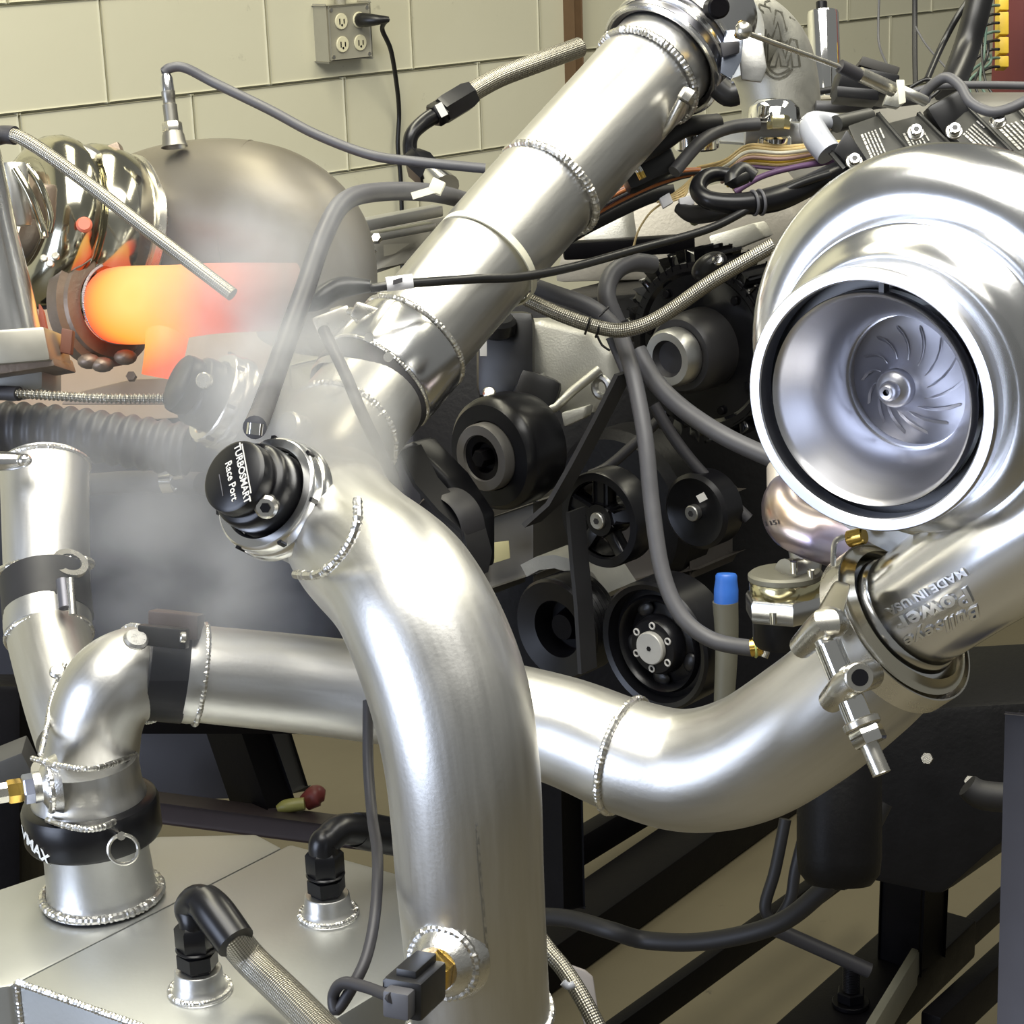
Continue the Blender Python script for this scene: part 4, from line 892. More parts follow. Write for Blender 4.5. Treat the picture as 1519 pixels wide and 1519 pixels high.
part(gr, 'hub_ring', lathe([(S(28, 2.1), .0), (S(40, 2.1), -.001), (S(44, 2.1), .004), (S(44, 2.1), .02)], hb, EW, 48), M['alu_satin'])
part(gr, 'hub_face', lathe([(0, .010), (S(24, 2.1), .008), (S(30, 2.1), .001)], hb, EW, 40), M['hosedark'])
for k in range(9):
    a = 2 * PI * k / 9 + .2; e = EU * math.cos(a) + EV * math.sin(a)
    part(gr, 'cap_screw', disc(gc + e * GR * .72 - EW * .004, EW, .005, .005, 12, .001), M['blackmetal'])
cg = thing('chain_tensioner', 'small glossy black tensioner above the toothed wheel', 'tensioner', P(1052, 395, 2.1))
part(cg, 'tensioner', ellipsoid(P(1052, 395, 2.1), V(.018, .01, 0), V(-.005, .012, 0), V(0, 0, .012)), M['plastic'])
part(cg, 'tensioner_pin', disc(P(1064, 388, 2.08), V(0, .2, 1), .006, .008, 14, .002), M['chrome'])
# pulleys
p1, c1 = pulley('idler_pulley', 'black idler pulley with round holes and a bright centre bolt', 888, 772, 2.06, [(58, .004), (60, 0), (72, 0), (74, .003), (74, .03), (56, .032), (56, .006)], M['black'])
part(p1, 'hub', lathe([(0, .0), (S(24, 2.06), .0), (S(28, 2.06), .006), (S(28, 2.06), .03)], c1, EW, 32), M['black'])
for k in range(5):
    a = 2 * PI * k / 5 + .3; e = EU * math.cos(a) + EV * math.sin(a); f = EV * math.cos(a) - EU * math.sin(a)
    part(p1, 'spoke', box(c1 + e * S(43, 2.06) + EW * .010, e * S(18, 2.06), f * S(10, 2.06), EW * .007, .003), M['black'])
part(p1, 'centre_bolt', disc(c1 - EW * .004, EW, S(13, 2.06), .006, 28, .001), M['alu_satin'])
part(p1, 'bolt_recess', disc(c1 - EW * .0045, EW, S(5, 2.06), .001, 6), M['hosedark'])
p2, c2 = pulley('idler_pulley', 'small smooth black idler pulley by the grey drop hose', 1030, 760, 2.10, [(0, .002), (40, .002), (52, .0), (58, .004), (58, .03), (0, .03)], M['black'])
part(p2, 'centre_bolt', disc(c2 - EW * .006, EW, S(12, 2.1), .009, 28, .001), M['alu_satin'])
part(p2, 'bolt_recess', disc(c2 - EW * .0065, EW, S(5, 2.1), .001, 6), M['hosedark'])
part(p2, 'print_mark', box(P(1041, 738, 2.06), V(.004, .002, 0), V(-.002, .0035, 0), V(0, 0, .0008)), M['greyprint'])
p3, c3 = pulley('crank_pulley', 'large black crank pulley with silver centre and six socket screws', 968, 960, 2.04, [(0, .012), (36, .012), (42, .016), (62, .020), (66, .010), (72, .006), (76, .012), (84, .014), (88, .002), (96, 0), (100, .003), (100, .045), (0, .045)], M['black'])
part(p3, 'hub', lathe([(0, 0), (S(40, 2.04), .0), (S(44, 2.04), .004), (S(46, 2.04), .014)], c3, EW, 48), M['black'])
part(p3, 'centre_cap', disc(c3 - EW * .006, EW, S(25, 2.04), .008, 40, .001), mat('pale_zinc', (.52, .51, .47), .3, .45))
part(p3, 'cap_mark', disc(c3 - EW * .0066, EW, S(4, 2.04), .001, 6), M['black'])
for k in range(6):
    a = 2 * PI * k / 6 + .5; e = EU * math.cos(a) + EV * math.sin(a)
    s_ = part(p3, 'socket_screw', ring(c3 + e * S(34, 2.04) - EW * .001, EW, S(4.6, 2.04), .0010, 16, 6), M['greyprint'])
for k in range(5):
    a = 2 * PI * k / 5 + .9; e = EU * math.cos(a) + EV * math.sin(a); f = EV * math.cos(a) - EU * math.sin(a)
    part(p3, 'pocket', ellipsoid(c3 + e * S(56, 2.04) + EW * .016, e * S(12, 2.04), f * S(16, 2.04), EW * .004, 16, 8), M['plastic'])
p4, c4 = pulley('ribbed_pulley', 'ribbed black pulley under the pale curved cover', 822, 935, 2.14, [(0, .03), (40, .03), (44, .004), (74, 0), (78, .003)] + [(78 - 3 * (k % 2), .006 + .003 * k) for k in range(14)] + [(0, .05)], M['black'])
part(p4, 'hub', lathe([(0, .012), (S(20, 2.1), .012), (S(26, 2.1), .03)], c4, EW, 32), M['blackmetal'])
cv = thing('pulley_cover', 'pale curved sheet cover arched over the ribbed pulley', 'cover', P(820, 850, 2.2))
cvp = [P(772, 838, 2.16), P(795, 826, 2.16), P(822, 823, 2.16), P(850, 830, 2.16), P(880, 850, 2.16), P(900, 880, 2.16)]
cvm = MB(); vs = []
for i, p in enumerate(cvp):
    n_ = (p - P(825, 940, 2.16)).normalized()
    vs += [p, p - n_ * S(20 if i < 5 else 30, 2.16), p + EW * .05, p - n_ * S(20, 2.16) + EW * .05]
fs = []
for i in range(5):
    b, c = i * 4, i * 4 + 4
    fs += [[b, b + 1, c + 1, c], [b + 2, c + 2, c + 3, b + 3], [b, c, c + 2, b + 2], [b + 1, b + 3, c + 3, c + 1]]
fs += [[0, 2, 3, 1], [20, 21, 23, 22]]
part(cv, 'sheet', cvm.add(vs, fs), M['alu_cast'])
# belts
def belt(label, pts, d, w=.024):
    m = MB(); vs = []
    for i, (a, b) in enumerate(pts):
        p = P(a, b, d); a2, b2 = pts[min(i + 1, len(pts) - 1)]; a1, b1_ = pts[max(i - 1, 0)]
        t = (P(a2, b2, d) - P(a1, b1_, d)).normalized(); n_ = t.cross(EW).normalized()
        vs += [p + n_ * .0025, p - n_ * .0025, p + n_ * .0025 + EW * w, p - n_ * .0025 + EW * w]
    fs = []
    for i in range(len(pts) - 1):
        b, c = i * 4, i * 4 + 4
        fs += [[b, b + 1, c + 1, c], [b + 2, c + 2, c + 3, b + 3], [b, c, c + 2, b + 2], [b + 1, b + 3, c + 3, c + 1]]
    fs += [[0, 2, 3, 1], [len(vs) - 4, len(vs) - 3, len(vs) - 1, len(vs) - 2]]
    return one('drive_belt', m.add(vs, fs), M['rubber'], label, 'belt')
belt('black drive belt slanting down past the pale bracket', [(914, 556), (882, 620), (845, 690), (812, 748), (776, 780)], 1.95)
belt('black drive belt running straight down between the lower pulleys', [(842, 760), (847, 830), (854, 900), (860, 1000)], 2.03)
belt('curved black belt edge wrapping under the clamp end beside the smoke', [(590, 670), (615, 720), (650, 760), (685, 790), (696, 830), (690, 860)], 1.95, .03)
ar = thing('belt_guard', 'black curved belt guard beside the front elbow', 'guard', P(640, 760, 2.05))
part(ar, 'guard_plate', prism([P(585, 668, 2.0), P(610, 655, 2.0), P(665, 710, 2.0), P(705, 770, 2.0), P(705, 850, 2.0), P(660, 800, 2.0), P(640, 745, 2.0)], EW * .03, .004), M['black'])
part(ar, 'inner_wheel', lathe([(0, .01), (S(40, 2), .006), (S(48, 2), 0), (S(52, 2), .004), (S(52, 2), .03)], P(650, 785, 1.97), EW, 40), M['hosedark'])

# dipstick tube with blue cap
dt = thing('capped_tube', 'olive grey upright tube topped with a blue cap', 'tube', P(1078, 1040, 2.0))
part(dt, 'tube', tube([P(1076, 892, 1.98), P(1078, 960, 1.99), P(1073, 1060, 2.0)], [S(19, 2), S(17, 2), S(15, 2)], 24, 4), M['olive'])
part(dt, 'cap', lathe([(S(17, 2), -.004), (S(18, 2), 0), (S(18, 2), .012), (S(16, 2), .022), (S(16, 2), .026), (S(14, 2), .028), (0, .028)], P(1077, 893, 1.98), V(0, 1, .1), 20), M['blue'])
# coolant hoses
def hose(label, pts, rpx, m='hose', nm='coolant_hose', cat='hose', n=16):
    return one(nm, tube([P(*q) for q in pts], [S(rpx, q[2]) for q in pts], n, 8), M[m], label, cat)
hose('grey drop hose curving down to a brass barb under the blue cap', [(922, 500, 1.98), (940, 560, 1.95), (957, 650, 1.93), (967, 750, 1.92), (983, 850, 1.91), (1012, 915, 1.90), (1058, 950, 1.89), (1118, 962, 1.87)], 12.5)
hf = thing('hose_barb', 'yellow and silver barb at the end of the grey drop hose', 'fitting', P(1122, 960, 1.87))
part(hf, 'barb', tube([P(1114, 961, 1.865), P(1132, 959, 1.862)], .0085, 14, 1), M['brass'])
part(hf, 'clip', ring(P(1120, 960, 1.865), V(1, .1, 0), .0088, .0015, 20, 6), mat('lime_clip', (.55, .6, .2), .3, .4))
part(hf, 'elbow', tube([P(1130, 959, 1.86), P(1136, 965, 1.86), P(1133, 975, 1.86)], .004, 10, 3), M['steel'])
hose('grey hose sweeping right to pass under the turbo bell', [(945, 520, 2.0), (975, 570, 1.99), (1020, 612, 1.97), (1080, 650, 1.94), (1150, 682, 1.92)], 14)
hose('thin grey hose running beside the belt behind the drop hose', [(905, 500, 2.02), (922, 540, 2.02), (940, 585, 2.01), (950, 640, 2.0)], 7)
hose('grey arch hose looping over beside the toothed wheel', [(915, 480, 2.02), (900, 440, 2.02), (908, 408, 2.03), (935, 390, 2.04), (968, 392, 2.06)], 14)
hose('short grey hose joining the arch from the slanted pipe', [(770, 418, 2.0), (820, 435, 2.0), (880, 458, 2.0), (925, 500, 2.0)], 13)
hose('long braided steel line curving past the toothed wheel', [(768, 437, 1.96), (830, 466, 1.95), (890, 486, 1.94), (930, 489, 1.93), (980, 470, 1.92), (1060, 415, 1.90), (1150, 362, 1.88)], 11, 'braid', 'braided_hose')
ct_ = thing('cable_tie', 'thin black tie wrapped twice round the braided line', 'tie', P(880, 484, 1.94))
bdir = P(895, 488, 1.94) - P(865, 478, 1.94)
for x_ in (872, 888): part(ct_, 'loop', ring(P(x_, 483 + (x_ - 872) * .3, 1.942), bdir, .0082, .0013, 24, 6), M['black'])
part(ct_, 'tail', tube([P(888, 470, 1.93), P(900, 458, 1.93), P(903, 455, 1.93)], .0012, 6, 2), M['black'])
part(ct_, 'tail', tube([P(886, 498, 1.93), P(893, 512, 1.93), P(905, 520, 1.93)], .0012, 6, 2), M['black'])
hose('dark maroon wire sleeve slanting down behind the drop hose', [(970, 600, 2.1), (1000, 650, 2.1), (1040, 700, 2.1), (1110, 770, 2.1)], 9, 'hosedark', 'wire_sleeve', 'sleeve')

# braided line + fitting against the wall
hose('fat braided steel hose rising behind the slanted pipe', [(860, 70, 2.25), (800, 92, 2.22), (740, 115, 2.20), (695, 140, 2.18)], 15, 'braid', 'braided_hose')
an = thing('hose_fitting', 'black curved hose end fitting against the cream block wall', 'fitting', P(630, 265, 2.14))
fdx = (P(650, 168, 2.16) - P(705, 135, 2.18)).normalized()
part(an, 'hose_socket', tube([P(702, 137, 2.18), P(690, 144, 2.178), P(660, 162, 2.165), P(655, 165, 2.163)], [S(18, 2.2), S(22, 2.2), S(22, 2.2), S(20, 2.2)], 6, 1), M['plastic'])
part(an, 'white_mark', box(P(655, 163, 2.135), V(-.0035, .0065, 0), V(.0035, .0018, 0), V(0, 0, .001)), M['greyprint'])
part(an, 'swivel_nut', hexa(P(657, 164, 2.163), fdx, S(19, 2.16), .014), M['black'])
part(an, 'elbow', tube([P(650, 168, 2.16), P(628, 182, 2.15), P(611, 200, 2.14), P(608, 222, 2.14), P(614, 240, 2.14)], [S(13, 2.15), S(12, 2.15), S(11, 2.15), S(11, 2.15), S(12, 2.15)], 18, 8), M['black'])
part(an, 'base_nut', tube([P(612, 232, 2.14), P(622, 244, 2.13), P(640, 262, 2.12)], [S(16, 2.14), S(24, 2.14), S(22, 2.14)], 6, 1), M['black'])
part(an, 'adapter', tube([P(640, 258, 2.12), P(660, 280, 2.10)], [S(18, 2.1), S(24, 2.1)], 16, 1), M['alu_pol'])

# black cable over the slanted pipe, with white tag
cb_ = thing('tagged_cable', 'black cable with a white tag lying across the slanted pipe', 'cable', P(590, 420, 1.72))
part(cb_, 'cable', tube([P(*q) for q in ((500, 425, 1.72), (545, 428, 1.715), (600, 421, 1.715), (700, 414, 1.745), (770, 411, 1.80), (850, 396, 1.86), (950, 368, 1.92), (1050, 340, 1.95), (1120, 305, 1.97), (1180, 275, 1.98), (1230, 258, 1.99))], S(7, 1.75), 12, 8), M['plastic'])
part(cb_, 'connector', tube([P(*q) for q in ((440, 455, 1.70), (470, 445, 1.70), (505, 427, 1.71), (550, 424, 1.71))], [S(10, 1.7), S(16, 1.7), S(17, 1.7), S(9, 1.7)], 14, 4), M['plastic'])
part(cb_, 'white_tag', tube([P(573, 422, 1.712), P(612, 417, 1.715)], S(11, 1.71), 16, 1), M['paper'])
part(cb_, 'tag_mark', box(P(590, 417, 1.7045), V(.004, .0012, 0), V(0, .002, 0), V(0, 0, .0004)), M['hosedark'])
hose('dark strap-like cable dropping from the clamp into the smoke', [(480, 490, 1.66), (510, 550, 1.62), (540, 620, 1.60), (575, 690, 1.60), (590, 730, 1.60)], 9, 'hosedark', 'loose_cable', 'cable')

# ================================================================== WIRING BUNDLES
wb_ = thing('wire_bundle', 'loose bundle of orange and pink wires under the slanted pipe', 'wires', P(930, 290, 2.1))
for k, mm in enumerate(('orange', 'pinkwire', 'orange', 'pinkwire', 'hosedark', 'purple', 'orange', 'hosedark')):
    o_ = k * 4.2 - 14; d = 2.1 + .012 * random.random()
    part(wb_, 'wire', tube([P(835, 338 + o_ * .9, d), P(900, 300 + o_ * .8, d), P(960, 272 + o_ * .7, d), P(1010, 258 + o_ * .4, d), P(1040, 255 + o_ * .3, d)], S(2.6, 2.1), 8, 6), M[mm])
hose('fat dark wire sleeve under the orange wires', [(830, 358, 2.13), (880, 330, 2.13), (960, 292, 2.13), (1000, 285, 2.13)], 12, 'rubber', 'wire_sleeve', 'sleeve')
hose('cream foam sleeve peeping above the orange wires', [(850, 318, 2.16), (905, 288, 2.16), (950, 266, 2.16)], 12, 'ties', 'wire_sleeve', 'sleeve')
wb2 = thing('wire_bundle', 'tan and yellow wire bundle below the silver fitting', 'wires', P(1170, 235, 2.1))
for k, mm in enumerate(('tan', 'tan', 'ties', 'tan', 'pinkwire', 'yellow', 'tan', 'purple')):
    o_ = k * 4.5 - 16; d = 2.08 + .015 * random.random()
    part(wb2, 'wire', tube([P(1035 + k * 9, 268 + o_ * 1.2, d + .03), P(1075 + k * 3, 248 + o_ * .6, d), P(1110, 232 + o_, d), P(1160, 234 + o_, d), P(1215, 226 + o_ * .8, d), P(1250, 220 + o_ * .6, d)], S(2.8, 2.1), 8, 6), M[mm])
wl2 = thing('fine_wires', 'few thin tan wires with a white plug hanging below the black harness', 'wires', P(1000, 290, 2.05))
for k in range(5):
    part(wl2, 'wire', tube([P(1028 - k * 2, 262 + k * 2, 2.04), P(1015, 275 + k * 4, 2.04), P(995 - k * 3, 290 + k * 3, 2.04), P(975 + k * 4, 300 + k, 2.05)], S(1.8, 2.05), 6, 5), M['tan'])
part(wl2, 'wire', tube([P(985, 300, 2.05), P(965, 315, 2.05), P(948, 340, 2.06), P(940, 365, 2.07)], S(1.8, 2.05), 6, 6), M['tan'])
part(wl2, 'white_plug', box(P(1018, 300, 2.03), V(.007, .002, 0), V(-.001, .005, 0), V(0, 0, .006), .001), M['paper'])
part(wl2, 'white_plug', box(P(988, 298, 2.04), V(.005, .003, 0), V(-.002, .005, 0), V(0, 0, .005), .001), M['paper'])
hn = thing('wire_harness', 'thick glossy black taped harness looping in front of the head', 'harness', P(1100, 285, 2.0))
part(hn, 'loop', tube([P(*q) for q in ((1100, 262, 2.0), (1065, 258, 2.0), (1042, 266, 1.99), (1036, 284, 1.98), (1055, 298, 1.97), (1100, 302, 1.97), (1150, 295, 1.98), (1200, 275, 2.0), (1260, 245, 2.02))], [S(r, 2) for r in (10, 11, 12, 13, 14, 16, 19, 17, 14)], 16, 8), M['black'])
part(hn, 'tape_band', ring(P(1118, 301, 1.97), P(1150, 295, 1.98) - P(1100, 302, 1.97), S(17.5, 1.97), .0016, 24, 8), M['hose'])
part(hn, 'tape_band', ring(P(1128, 300, 1.972), P(1150, 295, 1.98) - P(1100, 302, 1.97), S(18, 1.97), .0016, 24, 8), M['hose'])
part(hn, 'branch', tube([P(*q) for q in ((1105, 262, 1.99), (1085, 268, 1.98), (1100, 252, 1.99), (1120, 262, 1.99))], [S(r, 2) for r in (11, 12, 12, 10)], 14, 6), M['plastic'])
part(hn, 'lower_boot', tube([P(*q) for q in ((1005, 308, 2.03), (1030, 318, 2.02), (1070, 312, 2.0), (1090, 300, 2.0))], [S(r, 2) for r in (8, 14, 13, 9)], 14, 6), M['rubber'])
hose('dark purple wire braid passing behind the black harness', [(1090, 285, 2.04), (1130, 262, 2.04), (1180, 248, 2.04), (1240, 238, 2.05), (1290, 225, 2.06)], 4.5, 'purple', 'wire_sleeve', 'sleeve')
sp = thing('spark_lead', 'black boot with a silver tipped pin under the slanted pipe', 'connector', P(945, 240, 2.02))
part(sp, 'boot', box(P(958, 242, 2.05), V(.025, .012, 0), V(-.008, .02, 0), V(0, 0, .02), .008), M['plastic'])
part(sp, 'pin', tube([P(933, 228, 2.0), P(940, 240, 2.0), P(950, 256, 2.0)], [.0025, .004, .004], 10, 1), M['chrome'])
part(sp, 'pin_tip', tube([P(949, 255, 2.0), P(954, 265, 2.0)], .004, 10, 1), M['brass'])

# ================================================================== COILS
def coil(label, quad, d, bolt, first):
    q = [P(a, b, d + .0006 * (240 - b)) for a, b in quad]
    t = thing('ignition_coil', label, 'ignition coil', sum(q, Vector()) / 4 - EV * .02, 'ignition coils')
    part(t, 'housing', prism(q, V(.25, -.25, -.93) * .035, .003), M['coil'])
    o, ex_, ey_ = q[0], (q[3] - q[0]), (q[1] - q[0]); n_ = ex_.cross(ey_).normalized()
    if (RC.transposed() @ n_).z < 0: n_ = -n_
    part(t, 'raised_edge', beam(q[1] + n_ * .001 - ey_ * .08, q[2] + n_ * .001 - ey_ * .08, n_, .003, .003, .0008), M['coil'])
    m = MB(); L = ex_.length
    rows = [.26, .36, .46, .56, .66, .80]
    for r_i, fy in enumerate(rows):
        x = .30
        while x < (.86 if r_i < 5 else .5):
            wdt = min(random.choice((.03, .05, .08, .11)), .86 - x)
            m += box(o + ex_ * (x + wdt / 2) + ey_ * fy + n_ * .0008, ex_ * wdt / 2, ey_ * (.020 if r_i else .032), n_ * .0003); x += wdt + .014
    part(t, 'fine_print', m, M['greyprint'], kind='stuff', smooth=0)
    if bolt:
        b_ = P(bolt[0], bolt[1], d - .01); n2 = V(-.1, .3, 1).normalized()
        w_ = part(t, 'washer', disc(b_, n2, .0085, .003, 20, .0008), M['steel'])
        part(t, 'bolt_head', disc(b_ + n2 * .003, n2, .0062, .007, 20, .001), M['chrome'])
        part(t, 'bolt_recess', disc(b_ + n2 * .0101, n2, .003, .0006, 6), M['black'])
    return t
coil('dark grey ignition coil nearest the slanted pipe, with black end block', [(1257, 186), (1306, 169), (1358, 230), (1285, 250)], 2.0, (1267, 241), 1)
coil('dark grey ignition coil second from the slanted pipe, bolt at its edge', [(1316, 182), (1366, 169), (1432, 234), (1354, 250)], 2.02, (1358, 198), 0)
coil('dark grey ignition coil third from the slanted pipe beside a black boot', [(1402, 192), (1438, 158), (1503, 224), (1462, 246)], 2.0, (1415, 196), 0)
coil('dark grey ignition coil furthest from the slanted pipe', [(1446, 176), (1510, 158), (1560, 215), (1505, 236)], 2.02, (1480, 181), 0)
ce = thing('coil_connector', 'black plug block on the end of the nearest ignition coil', 'connector', P(1260, 220, 1.99))
part(ce, 'plug_block', prism([P(1236, 224, 2.0), P(1256, 190, 2.0), P(1288, 238, 2.0), P(1268, 252, 2.0)], V(.2, -.2, -.93) * .04, .003), M['plastic'])
part(ce, 'lock_strip', beam(P(1232, 226, 1.985), P(1252, 250, 1.985), V(0, 0, 1), .004, .004, .001), M['coil'])
part(ce, 'boot', box(P(1410, 172, 2.06), V(.018, .010, 0), V(-.01, .016, 0), V(0, 0, .015), .006), M['plastic'])
gl = thing('grey_elbow_connector', 'pale blue-grey plastic elbow beside the first coil', 'connector', P(1215, 205, 2.05))
part(gl, 'elbow', tube([P(*q) for q in ((1252, 182, 2.06), (1225, 180, 2.06), (1205, 185, 2.05), (1212, 205, 2.04), (1230, 228, 2.03))], [S(r, 2.05) for r in (11, 14, 19, 21, 20)], 20, 6), M['frost'])
part(gl, 'seam_ring', ring(P(1203, 190, 2.05), V(.6, .8, 0), S(19, 2.05), .0012, 28, 6), M['hose'])
part(gl, 'dark_sleeve', tube([P(1240, 184, 2.05), P(1290, 172, 2.08)], [S(13, 2.05), S(12, 2.05)], 16, 1), M['coil'])
# hardware above the coils
rk = thing('ignition_module', 'flat black module box below the end of the linkage rod', 'module', P(1280, 130, 2.15))
part(rk, 'case', box(P(1282, 128, 2.15), V(.030, -.006, 0), V(.003, .012, 0), V(0, 0, .03), .003), M['black'])
part(rk, 'top_lid', box(P(1300, 104, 2.15), V(.020, -.006, 0), V(.002, .005, 0), V(0, 0, .02), .002), mat('scuffed_black', (.03, .028, .026), 0, .6))
part(rk, 'side_case', box(P(1268, 144, 2.13), V(.022, -.002, 0), V(0, .006, 0), V(0, 0, .02), .002), M['black'])
bk2 = thing('cable_bracket', 'pale cast bracket holding the end of the linkage rod', 'bracket', P(1328, 150, 2.02))
part(bk2, 'bracket_plate', prism([P(1310, 155, 2.03), P(1318, 135, 2.03), P(1340, 120, 2.03), P(1345, 150, 2.03), P(1332, 160, 2.03)], V(0, 0, -.012), .002), M['alu_cast'])
part(bk2, 'cable_end', tube([P(1338, 134, 2.01), P(1355, 142, 2.01), P(1372, 150, 2.02)], .0055, 12, 4), M['alu_satin'])
part(bk2, 'bracket_tab', prism([P(1330, 118, 2.0), P(1342, 118, 2.0), P(1344, 152, 2.0), P(1334, 155, 2.0)], V(0, 0, -.004), .001), M['ties'])
hose('long grey rail hose lying behind the coils', [(1210, 158, 2.2), (1260, 158, 2.2), (1310, 152, 2.2), (1375, 145, 2.15)], 9, 'hose', 'rail_hose')
hose('black curved lead behind the module box', [(1205, 138, 2.25), (1245, 132, 2.25), (1275, 140, 2.22), (1295, 150, 2.2)], 5, 'rubber', 'loose_cable', 'cable')
hose('grey wavy hose looping above the last coils', [(1365, 146, 2.05), (1385, 125, 2.04), (1405, 115, 2.03), (1425, 128, 2.02), (1440, 152, 2.01), (1470, 166, 2.0), (1500, 160, 2.0), (1540, 140, 2.0)], 8, 'hose', 'loose_cable', 'cable')
hose('grey level cable running off past the red post', [(1350, 138, 2.1), (1390, 128, 2.1), (1450, 126, 2.1), (1560, 128, 2.1)], 6, 'hose', 'loose_cable', 'cable')
hose('dark cable tangle crossing behind the bracket', [(1350, 130, 2.2), (1375, 118, 2.2), (1395, 130, 2.2), (1380, 145, 2.2)], 3, 'plastic', 'loose_cable', 'cable')
hose('fat black corrugated loom coming down beside the yellow plugs', [(1462, -40, 2.3), (1448, 20, 2.3), (1434, 70, 2.3), (1420, 108, 2.28), (1405, 140, 2.25)], 20, 'plastic', 'wire_loom', 'loom')
hose('black cable curving down from the loom top', [(1445, -10, 2.35), (1420, 25, 2.35), (1396, 70, 2.35), (1375, 118, 2.3)], 5, 'plastic', 'loose_cable', 'cable')
hose('straight black cable hanging against the wall beyond the coils', [(1357, -40, 2.9), (1357, 30, 2.9), (1357, 80, 2.88), (1358, 125, 2.85)], 4, 'rubber', 'hanging_cable', 'cable')
hose('thin wire bowing down beyond the module box', [(1306, -40, 2.9), (1303, 30, 2.9), (1305, 70, 2.88), (1322, 108, 2.8)], 1.8, 'hose', 'hanging_cable', 'cable')
hose('thin slanting wire crossing the straight hanging cable', [(1358, 40, 2.88), (1375, 68, 2.85), (1408, 106, 2.8)], 1.6, 'hose', 'hanging_cable', 'cable')
# red post with yellow connectors
rp = thing('red_steel_post', 'dark red painted steel post behind the last coils', 'post', P(1520, 200, 2.6))
part(rp, 'column', box(P(1530, 60, 2.65), EU * .035, EW * .04, EV * .16, .003), M['redsteel'])
yc = thing('yellow_terminal_strip', 'yellow terminal strip on the red post with black leads', 'terminal strip', P(1484, 60, 2.55))
for k, (y0, y1) in enumerate(((-5, 18), (21, 54), (58, 82), (86, 102))):
    part(yc, 'terminal_block', box(P(1486, (y0 + y1) / 2, 2.55), V(.006, 0, 0), V(0, S((y1 - y0) / 2, 2.55), 0), V(0, 0, .012), .001), M['yellow'])
wy = thing('lead_wires', 'cluster of black and green leads arching into the yellow terminal strip', 'wires', P(1460, 100, 2.5))
for k in range(8):
    y0 = 8 + k * 13; d = 2.5 + .02 * (k % 3)
    part(wy, 'lead', tube([P(1482, y0, 2.53), P(1470, y0 + 1, d), P(1456, y0 + 8, d), P(1446 - k * 1.5, y0 + 25, d), P(1438 - k * 2, min(y0 + 55, 150), d)], S(2.2, 2.5), 8, 6), M['plastic' if k % 3 else 'green'])
for k in range(4):
    part(wy, 'lead', tube([P(1460 + k * 3, 20 + k * 20, 2.48), P(1456 + k * 4, 70 + k * 8, 2.48), P(1462 - k * 8, 120, 2.46), P(1480 - k * 12, 150, 2.45)], S(2, 2.5), 8, 6), M['green' if k % 2 else 'plastic'])

# ================================================================== LEFT TURBO AND HOT SIDE
dm = thing('exhaust_elbow', 'large heat-stained dull elbow with rounded shoulder behind the smoke', 'exhaust elbow', P(330, 420, 2.15))
dmp = [(185, 322, 2.20, 72), (215, 312, 2.19, 84), (270, 306, 2.17, 94), (345, 305, 2.14, 98), (410, 322, 2.12, 98), (455, 365, 2.12, 96), (470, 430, 2.13, 90), (465, 500, 2.15, 84)]
part(dm, 'elbow_body', tube([P(a, b, c) for a, b, c, r in dmp], [S(r, c) for a, b, c, r in dmp], 48, 10), M['dome'])
part(dm, 'weld_seam', beadring(P(355, 307, 2.135), V(1, -.22, .1), S(98.5, 2.135), .0016, 80), M['dome'])
part(dm, 'clip_block', box(P(165, 240, 2.12), V(.014, .006, 0), V(-.005, .014, 0), V(0, 0, .012), .003), M['hotsteel'])
part(dm, 'brass_stud', tube([P(182, 284, 2.1), P(205, 284, 2.1)], .010, 14, 1), M['brass'])
part(dm, 'stud_pin', tube([P(205, 284, 2.1), P(230, 283, 2.1)], .002, 8, 1), M['brass'])
M['probegrey'] = mat('dull_grey_steel_probe', (.28, .27, .24), .9, .4)
pr = thing('exhaust_probe', 'upright silver probe standing on the dull elbow', 'probe', P(257, 215, 2.12))
pa = V(-.12, 1, 0).normalized(); pb = P(259, 218, 2.1)
part(pr, 'bung', lathe([(.014, 0), (.0125, .004), (.0115, .012), (.010, .016), (0, .016)], pb, pa, 24), M['probegrey'])
part(pr, 'hex', hexa(pb + pa * .014, pa, .0105, .012), M['steel'])
part(pr, 'barrel', lathe([(.0075, .024), (.0075, .044), (.0065, .045), (.0065, .050), (.0072, .051), (.0072, .058), (0, .058)], pb, pa, 20), M['probegrey'])
part(pr, 'upper_ferrule', lathe([(.0065, .056), (.0068, .058), (.0066, .072), (.005, .076), (0, .076)], pb, pa, 20), M['alu_pol'])
part(pr, 'tip_boot', tube([pb + pa * .074, pb + pa * .082, P(246, 104, 2.1)], [.0042, .0048, .005], 12, 3), M['hosedark'])
hose('grey probe lead sweeping from the silver probe to the slanted pipe', [(243, 108, 2.1), (252, 101, 2.1), (275, 101, 2.1), (320, 124, 2.1), (400, 163, 2.08), (470, 200, 2.06), (550, 230, 2.04), (620, 240, 2.02), (720, 250, 2.02)], 7.5, 'hose', 'probe_lead', 'cable')
M['oldchrome'] = mat('dull_mirror_steel', (.50, .48, .38), 1, .13, .06, 20, .04)
lt = thing('turbocharger', 'second turbocharger with mirror-bright housings at the edge beside the hot pipe', 'turbocharger', P(80, 400, 2.2))
la = V(.75, -.12, -.62).normalized()
lc = P(70, 330, 2.1)
part(lt, 'compressor_scroll', tube([lc + (basis(la)[0] * math.cos(t_) + basis(la)[1] * math.sin(t_)) * .062 for t_ in [k * 2 * PI / 24 for k in range(25)]], .030, 20, 1, closed=True), M['oldchrome'])
part(lt, 'inner_shell', lathe([(.068, -.02), (.060, -.03), (.050, -.02), (.046, .0), (.04, .03), (0, .03)], lc, la, 40), M['oldchrome'])
